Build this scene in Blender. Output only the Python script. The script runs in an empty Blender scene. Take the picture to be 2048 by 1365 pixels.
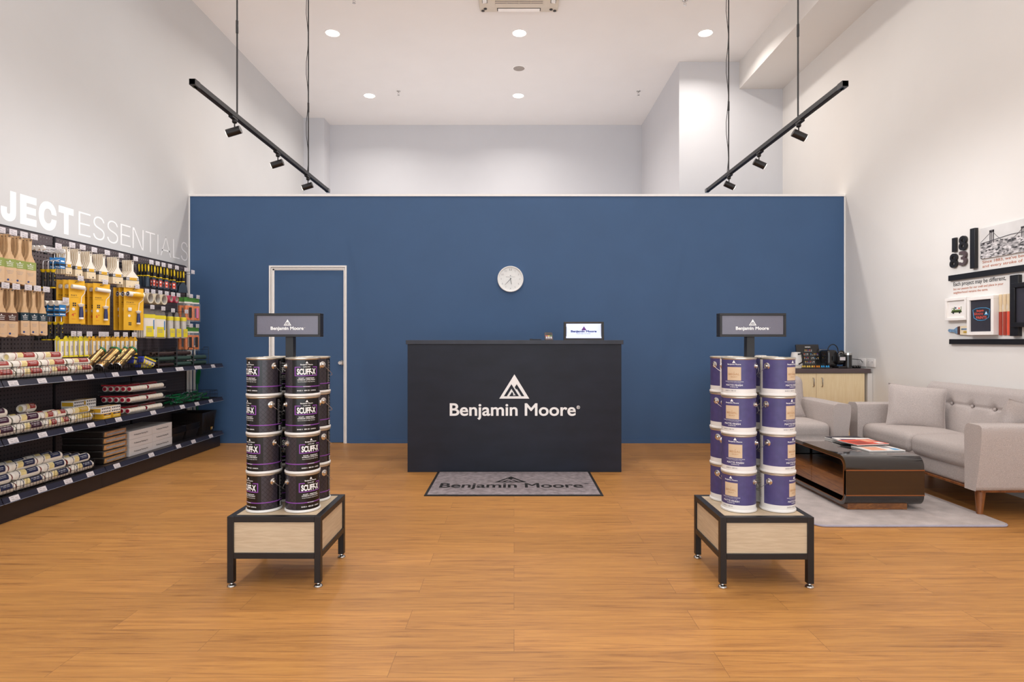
import bpy, math, random
from mathutils import Vector, Matrix
random.seed(7)
R = math.radians
PI = math.pi
sc = bpy.context.scene
COL = sc.collection

# ---------------------------------------------------------------- camera
# metres: x right, y into the shop, z up. Eye 1.20 m above the floor.
EYE = 1.2
cd = bpy.data.cameras.new('camera'); cam = bpy.data.objects.new('camera', cd); COL.objects.link(cam)
cam.location = (0, 0, EYE); cam.rotation_euler = (PI/2, 0, 0)
cd.sensor_width = 36; cd.lens = 1215/2048*36
cd.shift_x = -4/2048; cd.shift_y = -1.5/2048
cd.clip_start = 0.05
sc.camera = cam

# ---------------------------------------------------------------- colour management, world
sc.view_settings.view_transform = 'Standard'
sc.view_settings.look = 'None'
sc.view_settings.gamma = 1
sc.view_settings.use_curve_mapping = False
sc.view_settings.exposure = -0.2
w = bpy.data.worlds.new('world'); sc.world = w; w.use_nodes = True
w.node_tree.nodes['Background'].inputs[0].default_value = (0.85, 0.93, 1.0, 1)
w.node_tree.nodes['Background'].inputs[1].default_value = 1.6
sc.cycles.max_bounces = 8
sc.cycles.diffuse_bounces = 5
sc.cycles.sample_clamp_indirect = 6

def area(name, loc, rot, sx, sy, power, color, shape='RECTANGLE', spread=PI):
    l = bpy.data.lights.new(name, 'AREA'); l.shape = shape; l.size = sx
    if shape in ('RECTANGLE', 'ELLIPSE'): l.size_y = sy
    l.energy = power; l.color = color; l.spread = spread
    o = bpy.data.objects.new(name, l); COL.objects.link(o)
    o.location = loc; o.rotation_euler = rot
    return o
# daylight entering through the glazed shop front behind the camera
area('daylight', (0, -3.0, 2.0), (R(104), 0, 0), 7.0, 3.4, 155, (0.90, 0.95, 1.0))
# added fill without any fitting: brightens the ceiling over entrance and back room
area('ceiling_fill_front', (0, 0.7, 2.95), (R(180), 0, 0), 6.5, 2.2, 160, (0.97, 0.97, 1.0))
area('ceiling_fill_back', (-0.5, 9.3, 2.2), (R(180), 0, 0), 5.0, 2.6, 55, (0.97, 0.97, 1.0))
DOWN_X = (-2.36, 0.07, 2.49)
DOWN_Y = (9.92, 7.90, 5.88, 3.86, 1.84, -0.2, -2.2)
CEIL = 5.2
for yy in DOWN_Y:
    for xx in DOWN_X:
        if yy > 9 and xx > 2: continue
        area('downlight_glow', (xx, yy, CEIL-0.02), (0, 0, 0), 0.17, 0.17, (7 if yy < 3 else 14) if yy < 7 else 30, (1.0, 0.94, 0.88), 'DISK', R(150))

# ---------------------------------------------------------------- materials
def srgb(c):
    if isinstance(c, str):
        c = c.lstrip('#'); c = [int(c[i:i+2], 16)/255 for i in (0, 2, 4)]
    return tuple((v/12.92 if v <= 0.04045 else ((v+0.055)/1.055)**2.4) for v in c[:3])
def mat(name, col, rough=0.55, metal=0.0, var=0.06, scale=14.0, bump=0.0, bscale=120.0, emit=0.0, alpha=1.0, coat=0.0, spec=0.5, stretch=(1,1,1), trans=0.0):
    m = bpy.data.materials.new(name); m.use_nodes = True
    nt = m.node_tree; b = nt.nodes['Principled BSDF']
    c = srgb(col)
    b.inputs['Roughness'].default_value = rough; b.inputs['Metallic'].default_value = metal
    b.inputs['Alpha'].default_value = alpha; b.inputs['Coat Weight'].default_value = coat
    b.inputs['Specular IOR Level'].default_value = spec
    b.inputs['Transmission Weight'].default_value = trans
    if coat: b.inputs['Coat Roughness'].default_value = 0.06
    if emit:
        b.inputs['Emission Color'].default_value = (*c, 1); b.inputs['Emission Strength'].default_value = emit
    tc = nt.nodes.new('ShaderNodeTexCoord'); mp = nt.nodes.new('ShaderNodeMapping')
    mp.inputs['Scale'].default_value = stretch
    nt.links.new(tc.outputs['Object'], mp.inputs['Vector'])
    n = nt.nodes.new('ShaderNodeTexNoise'); n.inputs['Scale'].default_value = scale; n.inputs['Detail'].default_value = 3
    nt.links.new(mp.outputs['Vector'], n.inputs['Vector'])
    r = nt.nodes.new('ShaderNodeValToRGB')
    lo = tuple(max(0, v*(1-var)) for v in c); hi = tuple(min(1, v*(1+var)) for v in c)
    r.color_ramp.elements[0].position = 0.3; r.color_ramp.elements[1].position = 0.7
    r.color_ramp.elements[0].color = (*lo, 1); r.color_ramp.elements[1].color = (*hi, 1)
    nt.links.new(n.outputs['Fac'], r.inputs['Fac']); nt.links.new(r.outputs['Color'], b.inputs['Base Color'])
    if bump:
        n2 = nt.nodes.new('ShaderNodeTexNoise'); n2.inputs['Scale'].default_value = bscale; n2.inputs['Detail'].default_value = 4
        nt.links.new(mp.outputs['Vector'], n2.inputs['Vector'])
        bp = nt.nodes.new('ShaderNodeBump'); bp.inputs['Strength'].default_value = bump; bp.inputs['Distance'].default_value = 0.004
        nt.links.new(n2.outputs['Fac'], bp.inputs['Height']); nt.links.new(bp.outputs['Normal'], b.inputs['Normal'])
    return m
def floor_mat():
    m = bpy.data.materials.new('oak_vinyl_planks'); m.use_nodes = True; nt = m.node_tree; N = nt.nodes; L = nt.links
    b = N['Principled BSDF']
    tc = N.new('ShaderNodeTexCoord')
    br = N.new('ShaderNodeTexBrick'); br.offset = 0.37; br.offset_frequency = 2
    br.inputs['Scale'].default_value = 1.0; br.inputs['Brick Width'].default_value = 1.22; br.inputs['Row Height'].default_value = 0.18
    br.inputs['Mortar Size'].default_value = 0.0012; br.inputs['Mortar Smooth'].default_value = 0.3
    br.inputs['Color1'].default_value = (0, 0, 0, 1); br.inputs['Color2'].default_value = (1, 1, 1, 1); br.inputs['Mortar'].default_value = (0.5, 0.5, 0.5, 1)
    L.new(tc.outputs['Object'], br.inputs['Vector'])
    # each plank offsets the grain lookup
    mul = N.new('ShaderNodeVectorMath'); mul.operation = 'MULTIPLY_ADD'
    mul.inputs[1].default_value = (7.3, 3.1, 0); L.new(br.outputs['Color'], mul.inputs[0]); L.new(tc.outputs['Object'], mul.inputs[2])
    mp = N.new('ShaderNodeMapping'); mp.inputs['Scale'].default_value = (1.5, 24.0, 1); L.new(mul.outputs[0], mp.inputs['Vector'])
    n1 = N.new('ShaderNodeTexNoise'); n1.inputs['Scale'].default_value = 1.6; n1.inputs['Detail'].default_value = 8; n1.inputs['Roughness'].default_value = 0.62; n1.inputs['Distortion'].default_value = 0.9
    L.new(mp.outputs[0], n1.inputs['Vector'])
    mp2 = N.new('ShaderNodeMapping'); mp2.inputs['Scale'].default_value = (5, 120, 1); L.new(mul.outputs[0], mp2.inputs['Vector'])
    n2 = N.new('ShaderNodeTexNoise'); n2.inputs['Scale'].default_value = 1.5; n2.inputs['Detail'].default_value = 4; L.new(mp2.outputs[0], n2.inputs['Vector'])
    r = N.new('ShaderNodeValToRGB'); e = r.color_ramp.elements
    e[0].position = 0.30; e[0].color = (*srgb('#8a5c30'), 1); e[1].position = 0.72; e[1].color = (*srgb('#ca9554'), 1)
    x = e.new(0.45); x.color = (*srgb('#b37e46'), 1)
    x = e.new(0.56); x.color = (*srgb('#c18a4b'), 1)
    mx = N.new('ShaderNodeMix'); mx.data_type = 'FLOAT'; mx.inputs[0].default_value = 0.25
    L.new(n1.outputs['Fac'], mx.inputs[2]); L.new(n2.outputs['Fac'], mx.inputs[3]); L.new(mx.outputs[0], r.inputs['Fac'])
    # plank to plank tone
    tn = N.new('ShaderNodeMapRange'); tn.inputs['To Min'].default_value = 0.89; tn.inputs['To Max'].default_value = 1.05
    L.new(br.outputs['Color'], tn.inputs['Value'])
    m2 = N.new('ShaderNodeMix'); m2.data_type = 'RGBA'; m2.blend_type = 'MULTIPLY'; m2.inputs[0].default_value = 1
    L.new(r.outputs['Color'], m2.inputs[6]); L.new(tn.outputs[0], m2.inputs[7])
    m3 = N.new('ShaderNodeMix'); m3.data_type = 'RGBA'; L.new(br.outputs['Fac'], m3.inputs[0]); L.new(m2.outputs[2], m3.inputs[6])
    m3.inputs[7].default_value = (*srgb('#8f653a'), 1)
    L.new(m3.outputs[2], b.inputs['Base Color'])
    b.inputs['Roughness'].default_value = 0.42; b.inputs['Specular IOR Level'].default_value = 0.35
    bp = N.new('ShaderNodeBump'); bp.inputs['Strength'].default_value = 0.12; bp.inputs['Distance'].default_value = 0.002
    L.new(n2.outputs['Fac'], bp.inputs['Height']); L.new(bp.outputs['Normal'], b.inputs['Normal'])
    return m
def wood_mat(name, c0, c1, stretch, scale=3.0, rough=0.5, coat=0.0, dist=0.8):
    m = bpy.data.materials.new(name); m.use_nodes = True; nt = m.node_tree; N = nt.nodes; L = nt.links
    b = N['Principled BSDF']; tc = N.new('ShaderNodeTexCoord'); mp = N.new('ShaderNodeMapping'); mp.inputs['Scale'].default_value = stretch
    L.new(tc.outputs['Object'], mp.inputs['Vector'])
    n = N.new('ShaderNodeTexNoise'); n.inputs['Scale'].default_value = scale; n.inputs['Detail'].default_value = 7; n.inputs['Roughness'].default_value = 0.6; n.inputs['Distortion'].default_value = dist
    L.new(mp.outputs[0], n.inputs['Vector']); r = N.new('ShaderNodeValToRGB')
    r.color_ramp.elements[0].position = 0.32; r.color_ramp.elements[1].position = 0.68
    r.color_ramp.elements[0].color = (*srgb(c0), 1); r.color_ramp.elements[1].color = (*srgb(c1), 1)
    L.new(n.outputs['Fac'], r.inputs['Fac']); L.new(r.outputs['Color'], b.inputs['Base Color'])
    b.inputs['Roughness'].default_value = rough; b.inputs['Coat Weight'].default_value = coat
    return m
def peg_mat():
    """dark steel pegboard, punched with real see-through holes every 25 mm"""
    m = bpy.data.materials.new('perforated_steel'); m.use_nodes = True; nt = m.node_tree; N = nt.nodes; L = nt.links
    b = N['Principled BSDF']; b.inputs['Base Color'].default_value = (*srgb('#584e50'), 1); b.inputs['Roughness'].default_value = 0.5
    tc = N.new('ShaderNodeTexCoord'); sp = N.new('ShaderNodeSeparateXYZ'); L.new(tc.outputs['Object'], sp.inputs[0])
    def cell(sock):
        a = N.new('ShaderNodeMath'); a.operation = 'MULTIPLY'; a.inputs[1].default_value = 32.0; L.new(sock, a.inputs[0])
        f = N.new('ShaderNodeMath'); f.operation = 'FRACT'; L.new(a.outputs[0], f.inputs[0])
        s = N.new('ShaderNodeMath'); s.operation = 'SUBTRACT'; s.inputs[1].default_value = 0.5; L.new(f.outputs[0], s.inputs[0])
        q = N.new('ShaderNodeMath'); q.operation = 'POWER'; q.inputs[1].default_value = 2; L.new(s.outputs[0], q.inputs[0])
        return q.outputs[0]
    ad = N.new('ShaderNodeMath'); L.new(cell(sp.outputs['Y']), ad.inputs[0]); L.new(cell(sp.outputs['Z']), ad.inputs[1])
    g = N.new('ShaderNodeMath'); g.operation = 'GREATER_THAN'; g.inputs[1].default_value = 0.030; L.new(ad.outputs[0], g.inputs[0])
    L.new(g.outputs[0], b.inputs['Alpha'])
    return m
def diamond_mat():
    """black label with a faint woven diamond print at its sides"""
    m = bpy.data.materials.new('black_diamond_label'); m.use_nodes = True; nt = m.node_tree; N = nt.nodes; L = nt.links
    b = N['Principled BSDF']; b.inputs['Roughness'].default_value = 0.28
    tc = N.new('ShaderNodeTexCoord'); sp = N.new('ShaderNodeSeparateXYZ'); L.new(tc.outputs['Object'], sp.inputs[0])
    at = N.new('ShaderNodeMath'); at.operation = 'ARCTAN2'; L.new(sp.outputs['X'], at.inputs[0]); L.new(sp.outputs['Y'], at.inputs[1])
    sc_ = N.new('ShaderNodeMath'); sc_.operation = 'MULTIPLY'; sc_.inputs[1].default_value = 0.0825; L.new(at.outputs[0], sc_.inputs[0])
    def diag(sign):
        z = N.new('ShaderNodeMath'); z.operation = 'MULTIPLY'; z.inputs[1].default_value = sign; L.new(sp.outputs['Z'], z.inputs[0])
        a = N.new('ShaderNodeMath'); L.new(sc_.outputs[0], a.inputs[0]); L.new(z.outputs[0], a.inputs[1])
        q = N.new('ShaderNodeMath'); q.operation = 'MULTIPLY'; q.inputs[1].default_value = 42; L.new(a.outputs[0], q.inputs[0])
        f = N.new('ShaderNodeMath'); f.operation = 'FRACT'; L.new(q.outputs[0], f.inputs[0])
        g = N.new('ShaderNodeMath'); g.operation = 'LESS_THAN'; g.inputs[1].default_value = 0.09; L.new(f.outputs[0], g.inputs[0])
        return g.outputs[0]
    mx = N.new('ShaderNodeMath'); mx.operation = 'MAXIMUM'; L.new(diag(0.95), mx.inputs[0]); L.new(diag(-0.95), mx.inputs[1])
    c = N.new('ShaderNodeMix'); c.data_type = 'RGBA'; L.new(mx.outputs[0], c.inputs[0])
    c.inputs[6].default_value = (*srgb('#38323a'), 1); c.inputs[7].default_value = (*srgb('#0b090c'), 1)
    L.new(c.outputs[2], b.inputs['Base Color'])
    return m

M = {}
M['floor'] = floor_mat()
M['wall_grey'] = mat('wall_paint_grey', '#cccccc', 0.85, var=0.012, scale=2)
M['wall_back'] = mat('wall_paint_cool', '#d2d2d5', 0.85, var=0.012, scale=2)
M['wall_cream'] = mat('wall_paint_cream', '#e3e0dc', 0.85, var=0.012, scale=2)
M['ceil'] = mat('ceiling_paint', '#efedeb', 0.9, var=0.012, scale=2)
M['blue'] = mat('wall_paint_blue', '#3c5d86', 0.6, var=0.03, scale=3, bump=0.04, bscale=300)
M['white'] = mat('white_trim', '#fbfaf8', 0.4, var=0.01)
M['black'] = mat('black_powder_coat', '#171517', 0.42, var=0.05, scale=30)
M['counter'] = mat('black_laminate', '#1b1f2c', 0.5, spec=0.35, var=0.22, scale=3.5, stretch=(1, 1, 2.4), bump=0.03, bscale=40)
M['counter_top'] = mat('black_laminate_top', '#262936', 0.42, var=0.25, scale=6)
M['panel_wood'] = wood_mat('pale_oak_panel', '#bfa98c', '#d3c0a3', (2, 2, 26), 3, 0.5)
M['cabinet_wood'] = wood_mat('pale_oak_cabinet', '#ead2a4', '#f3dfb8', (14, 14, 1.2), 3, 0.5)
M['steel'] = mat('brushed_steel', '#c9c6c2', 0.25, 1.0, var=0.05)
M['chrome'] = mat('chrome', '#dedbd8', 0.14, 1.0, var=0.02)
M['tin'] = mat('tin_plate', '#d9d2c4', 0.3, 0.9, var=0.04)
M['lipwhite'] = mat('white_plastic_rim', '#e9e6e2', 0.3, var=0.02)
M['canblack'] = mat('black_can_label', '#0e0c0f', 0.26, var=0.05)
M['diamond'] = diamond_mat()
M['purple'] = mat('purple_ink', '#8a48a8', 0.35, var=0.03)
M['regal'] = mat('violet_label', '#4a4478', 0.42, var=0.10, scale=30, bump=0.05, bscale=400)
M['kraft'] = mat('pale_gold_card', '#d8bf9f', 0.6, var=0.03)
M['gold_ink'] = mat('copper_ink', '#b5814f', 0.5)
M['grey_print'] = mat('grey_fine_print', '#9b989a', 0.6, var=0.5, scale=160, stretch=(1, 1, 4))
M['ink'] = mat('dark_ink', '#2b2a2e', 0.6)
M['ink_white'] = mat('white_ink', '#fdfdfd', 0.5, var=0.01)
M['signpanel'] = mat('satin_grey_sign_face', '#6c6a78', 0.22, var=0.03, bump=0.10, bscale=90)
M['sofa'] = mat('grey_linen', '#bdb3af', 0.9, var=0.22, scale=260, bump=0.5, bscale=500)
M['walnut'] = wood_mat('walnut_veneer', '#5c3420', '#96602f', (4, 1.2, 16), 2.2, 0.3, 0.3, 2.2)
M['legwood'] = wood_mat('teak_leg', '#6e3c1c', '#9c5f2e', (12, 12, 2), 3, 0.35, 0.2)
M['gloss'] = mat('dark_gloss_lacquer', '#120c0b', 0.06, coat=1.0, var=0.03)
M['brownglass'] = mat('dark_brown_gloss', '#2c1a10', 0.07, coat=1.0, var=0.05)
M['copper'] = mat('copper_strip', '#a0653c', 0.3, 0.6)
M['rug'] = mat('grey_pile', '#beb4b1', 0.95, var=0.13, scale=9, bump=0.9, bscale=260)
M['rugedge'] = mat('rug_binding', '#a9a6b6', 0.9)
M['mat'] = mat('grey_mat_pile', '#8f868a', 0.95, var=0.28, scale=22, bump=0.6, bscale=420)
M['rubber'] = mat('black_rubber', '#1b1a1c', 0.7)
M['peg'] = peg_mat()
M['shelfsteel'] = mat('dark_shelf_steel', '#241f22', 0.38, var=0.05)
M['rail'] = mat('navy_price_rail', '#2b2937', 0.3, var=0.05)
M['tag'] = mat('white_price_card', '#d9d4d8', 0.5, var=0.02)
M['wire'] = mat('black_wire', '#161416', 0.4)
M['silverwire'] = mat('silver_wire', '#d4d4d8', 0.25, 0.8)
M['brushwood'] = wood_mat('beech_handle', '#c39c72', '#dcbd94', (10, 10, 2), 5, 0.45)
M['palewood'] = wood_mat('pale_poplar_handle', '#d6bd95', '#e6d2b0', (10, 10, 2), 5, 0.5)
M['handle_highlight'] = mat('handle_highlight_face', '#efe8dc', 0.4, var=0.02)  # highlight on the handle front put into its colour, whiter than the wood
M['kraftcard'] = mat('kraft_card', '#d3b38f', 0.7, var=0.03)
M['green'] = mat('olive_green_print', '#8d9c4f', 0.6)
M['brown'] = mat('brown_print', '#4e2e24', 0.6)
M['teal'] = mat('dark_teal_print', '#14303d', 0.6)
M['navydot'] = mat('navy_dot', '#26427e', 0.6)
M['bristle'] = mat('cream_bristles', '#e2d2b4', 0.9, var=0.15, scale=200, stretch=(4, 4, 0.4))
M['yellow'] = mat('yellow_print', '#e9b32a', 0.5, var=0.03)
M['lemon'] = mat('lemon_print', '#e8d632', 0.5, var=0.03)
M['navy'] = mat('navy_plastic', '#2b3565', 0.35)
M['cyanblue'] = mat('bright_blue_card', '#2a78b8', 0.5)
M['blackplastic'] = mat('black_soft_grip', '#1d1b1c', 0.45)
M['yellowplastic'] = mat('yellow_plastic', '#f0cf20', 0.4)
M['bluesteel'] = mat('blued_blade', '#4d5a68', 0.3, 0.7)
M['redlabel'] = mat('red_sticker', '#d4452c', 0.5)
M['nap'] = mat('white_nap', '#ece6dc', 0.95, var=0.05, bump=0.3, bscale=300)
M['film'] = mat('milky_film', '#d9d6d2', 0.2, alpha=0.45, var=0.1, spec=0.8)
M['greyfilm'] = mat('grey_film', '#908a86', 0.15, alpha=0.5, var=0.2, spec=0.9)
M['paleyellow'] = mat('pale_yellow_label', '#e8d596', 0.5)
M['maroon'] = mat('brick_red_label', '#98322a', 0.5)
M['plum'] = mat('plum_label', '#431c34', 0.5)
M['navylabel'] = mat('navy_label', '#1c2348', 0.5)
M['mustard'] = mat('mustard_label', '#c2a035', 0.5)
M['masking'] = mat('masking_tape_cream', '#e2d6bb', 0.6)
M['pinktape'] = mat('pink_tape', '#c9546c', 0.5)
M['core'] = mat('cardboard_core', '#c9c1b8', 0.7)
M['orange'] = mat('orange_sponge', '#ea7a18', 0.8, var=0.15, scale=60)
M['pink'] = mat('pink_plastic', '#e082ac', 0.5)
M['leafgreen'] = mat('green_header_card', '#4f8f3c', 0.5)
M['goldcan'] = mat('gold_foil', '#b08a58', 0.22, 0.85, var=0.5, scale=26)
M['greenplastic'] = mat('green_plastic', '#0f6a3c', 0.35)
M['darkgreen'] = mat('dark_green_sleeve', '#3a5148', 0.5)
M['darkbrown'] = mat('dark_brown_sleeve', '#3a2823', 0.5)
M['royalblue'] = mat('royal_blue_print', '#2b3a9a', 0.5)
M['reddisc'] = mat('crimson_end_cap', '#a81430', 0.4)
M['redcloth'] = mat('red_plastic_tray', '#c8283a', 0.4)
M['trayblack'] = mat('black_tray_plastic', '#26201e', 0.32)
M['kraftwrap'] = mat('shrink_wrapped_card', '#b98a58', 0.22, coat=0.6, var=0.35, scale=40)
M['boxwhite'] = mat('white_carton', '#d8d2d0', 0.55, var=0.01)
M['screen'] = mat('lit_screen', '#cfd8f2', 0.3, emit=0.5, var=0.005)
M['violet'] = mat('violet_ink', '#6a2a8a', 0.5)
M['blueink'] = mat('blue_ink', '#233a8c', 0.5)
M['lamp'] = mat('lit_diffuser', '#fff3e4', 0.5, emit=14, var=0.0)
M['acwhite'] = mat('ivory_plastic', '#dcd3c4', 0.5, var=0.01)
M['acdark'] = mat('dark_slot', '#2a2727', 0.6)
M['grille'] = mat('grey_grille', '#a39a92', 0.6)
M['rust'] = mat('rust_letters', '#b4643e', 0.6)
M['coral'] = mat('coral_paint', '#e0553a', 0.5)
M['brick'] = mat('brick_paint', '#a63a28', 0.5)
M['peach'] = mat('peach_paint', '#eaa888', 0.5)
M['chalk'] = mat('chalkboard', '#2b2a35', 0.6)
M['neonblue'] = mat('neon_blue_print', '#4fa3d8', 0.5)
M['neonred'] = mat('neon_red_print', '#ee5f49', 0.5)
M['truckgreen'] = mat('truck_green', '#5f7440', 0.6)
M['paperwhite'] = mat('paper_white', '#efebe7', 0.6, var=0.01)
M['bluebrush'] = mat('blue_stained_wood', '#6f8fae', 0.6, var=0.4, scale=40)
M['kettlewhite'] = mat('white_enamel', '#ebe8e4', 0.25)
M['teagreen'] = mat('clear_glassware', '#dbe6ea', 0.05, alpha=0.12)
M['caporange'] = mat('amber_foil', '#d98a2a', 0.3, 0.5)
M['capgold'] = mat('gold_capsule_foil', '#e3c25a', 0.3, 0.5)
M['capblue'] = mat('blue_foil', '#3a9ad0', 0.3, 0.5)
M['glossblack'] = mat('gloss_black_plastic', '#151315', 0.18, coat=0.4)
M['slate'] = mat('brown_grey_worktop', '#57494a', 0.4, var=0.04)
def photo_mat():
    m = bpy.data.materials.new('grey_city_photo'); m.use_nodes = True; nt = m.node_tree; N = nt.nodes; L = nt.links
    b = N['Principled BSDF']; b.inputs['Roughness'].default_value = 0.5
    tc = N.new('ShaderNodeTexCoord'); mp = N.new('ShaderNodeMapping'); mp.inputs['Scale'].default_value = (1, 40, 95); L.new(tc.outputs['Object'], mp.inputs[0])
    v = N.new('ShaderNodeTexVoronoi'); v.inputs['Scale'].default_value = 1.0; L.new(mp.outputs[0], v.inputs['Vector'])
    n = N.new('ShaderNodeTexNoise'); n.inputs['Scale'].default_value = 0.35; n.inputs['Detail'].default_value = 6; L.new(mp.outputs[0], n.inputs['Vector'])
    sp = N.new('ShaderNodeSeparateColor'); L.new(v.outputs['Color'], sp.inputs[0])
    mx = N.new('ShaderNodeMix'); mx.data_type = 'FLOAT'; mx.inputs[0].default_value = 0.55; L.new(sp.outputs[0], mx.inputs[2]); L.new(n.outputs['Fac'], mx.inputs[3])
    r = N.new('ShaderNodeValToRGB'); r.color_ramp.elements[0].position = 0.3; r.color_ramp.elements[1].position = 0.75
    r.color_ramp.elements[0].color = (0.03, 0.028, 0.03, 1); r.color_ramp.elements[1].color = (0.75, 0.72, 0.72, 1)
    L.new(mx.outputs[0], r.inputs[0]); L.new(r.outputs[0], b.inputs['Base Color'])
    return m
M['city'] = photo_mat()
M['photosky'] = mat('grey_photo_sky', '#d3d1cf', 0.5, var=0.08, scale=6)
M['photodark'] = mat('dark_photo_stone', '#4c474b', 0.5, var=0.3, scale=60)

# ---------------------------------------------------------------- mesh builder
_tcache = {}
FONT = None; INTER = False
try:
    import os
    FONT = bpy.data.fonts.load(os.path.join(bpy.utils.resource_path('LOCAL'), 'datafiles', 'fonts', 'Inter.woff2'))   # Blender's own interface font
except Exception: FONT = None
def _raw(s, bold, extrude, res, spacing, plain=False):
    cu = bpy.data.curves.new('t', 'FONT'); cu.body = s; cu.size = 1; cu.align_x = 'LEFT'
    if FONT and not plain and (bold == 0 or INTER): cu.font = FONT
    cu.offset = bold; cu.extrude = extrude; cu.resolution_u = res; cu.space_character = spacing
    ob = bpy.data.objects.new('t', cu); me = bpy.data.meshes.new_from_object(ob)
    vs = [tuple(v.co) for v in me.vertices]; fs = [tuple(p.vertices) for p in me.polygons]
    bpy.data.objects.remove(ob); bpy.data.curves.remove(cu); bpy.data.meshes.remove(me)
    return vs, fs
CAPS = {}
def cap(b):
    if b not in CAPS: CAPS[b] = max(v[1] for v in _raw('H', b, 0, 2, 1)[0])
    return CAPS[b]
def text_geo(s, bold=0.0, extrude=0.0, res=3, spacing=1.0):
    """2D text outline as filled mesh; cap height = 1, centred on x, baseline at 0"""
    k = (s, bold, extrude, res, spacing, INTER)
    if k in _tcache: return _tcache[k]
    vs, fs = _raw(s, bold, extrude, res, spacing)
    if bold > 0 and not INTER and 'M' in s and not extrude:      # Blender fills a thickened M wrongly: thicken that letter by hand
        vm, fm = _raw('M', 0, 0, res, 1, True); m0 = min(v[0] for v in vm); m1 = max(v[0] for v in vm)
        for i, c in enumerate(s):
            if c != 'M': continue
            e = max(v[0] for v in _raw(s[:i+1], 0, 0, res, spacing, True)[0]); dx = e-m1; lo, hi = m0+dx-bold*1.2, e+bold*1.2
            fs = [f for f in fs if not (lo <= min(vs[k][0] for k in f) and max(vs[k][0] for k in f) <= hi)]
            for j in range(9):
                a = 2*PI*j/8+PI/8; ox, oy = (bold*1.05*math.cos(a), bold*1.05*math.sin(a)) if j < 8 else (0, 0); n0 = len(vs)
                ox = max(-bold, min(bold, ox)); oy = max(-bold, min(bold, oy))
                vs += [(v[0]+dx+ox, v[1]+oy, v[2]+j*4e-4) for v in vm]; fs += [tuple(k+n0 for k in f) for f in fm]
        used = sorted({k for f in fs for k in f}); mp_ = {k: i for i, k in enumerate(used)}; vs = [vs[k] for k in used]; fs = [tuple(mp_[k] for k in f) for f in fs]
    CAPS.clear(); CAP = cap(bold)
    vs = [(x/CAP, y/CAP, z/CAP) for x, y, z in vs]; wd = 1
    if vs:
        x0 = min(v[0] for v in vs); x1 = max(v[0] for v in vs); c = (x0+x1)/2
        vs = [(v[0]-c, v[1], v[2]) for v in vs]; wd = x1-x0
    _tcache[k] = (vs, fs, wd); return _tcache[k]

LOGO_OUT = [(925, 165), (285, 1215), (1555, 1215)]
LOGO_IN = [[(798, 590), (480, 1108), (605, 1108), (800, 785), (975, 1072), (862, 1072), (880, 1015), (825, 915), (705, 1108), (1115, 1108)],
           [(1022, 590), (940, 720), (1000, 822), (1025, 785), (1222, 1108), (1342, 1108)]]

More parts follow.
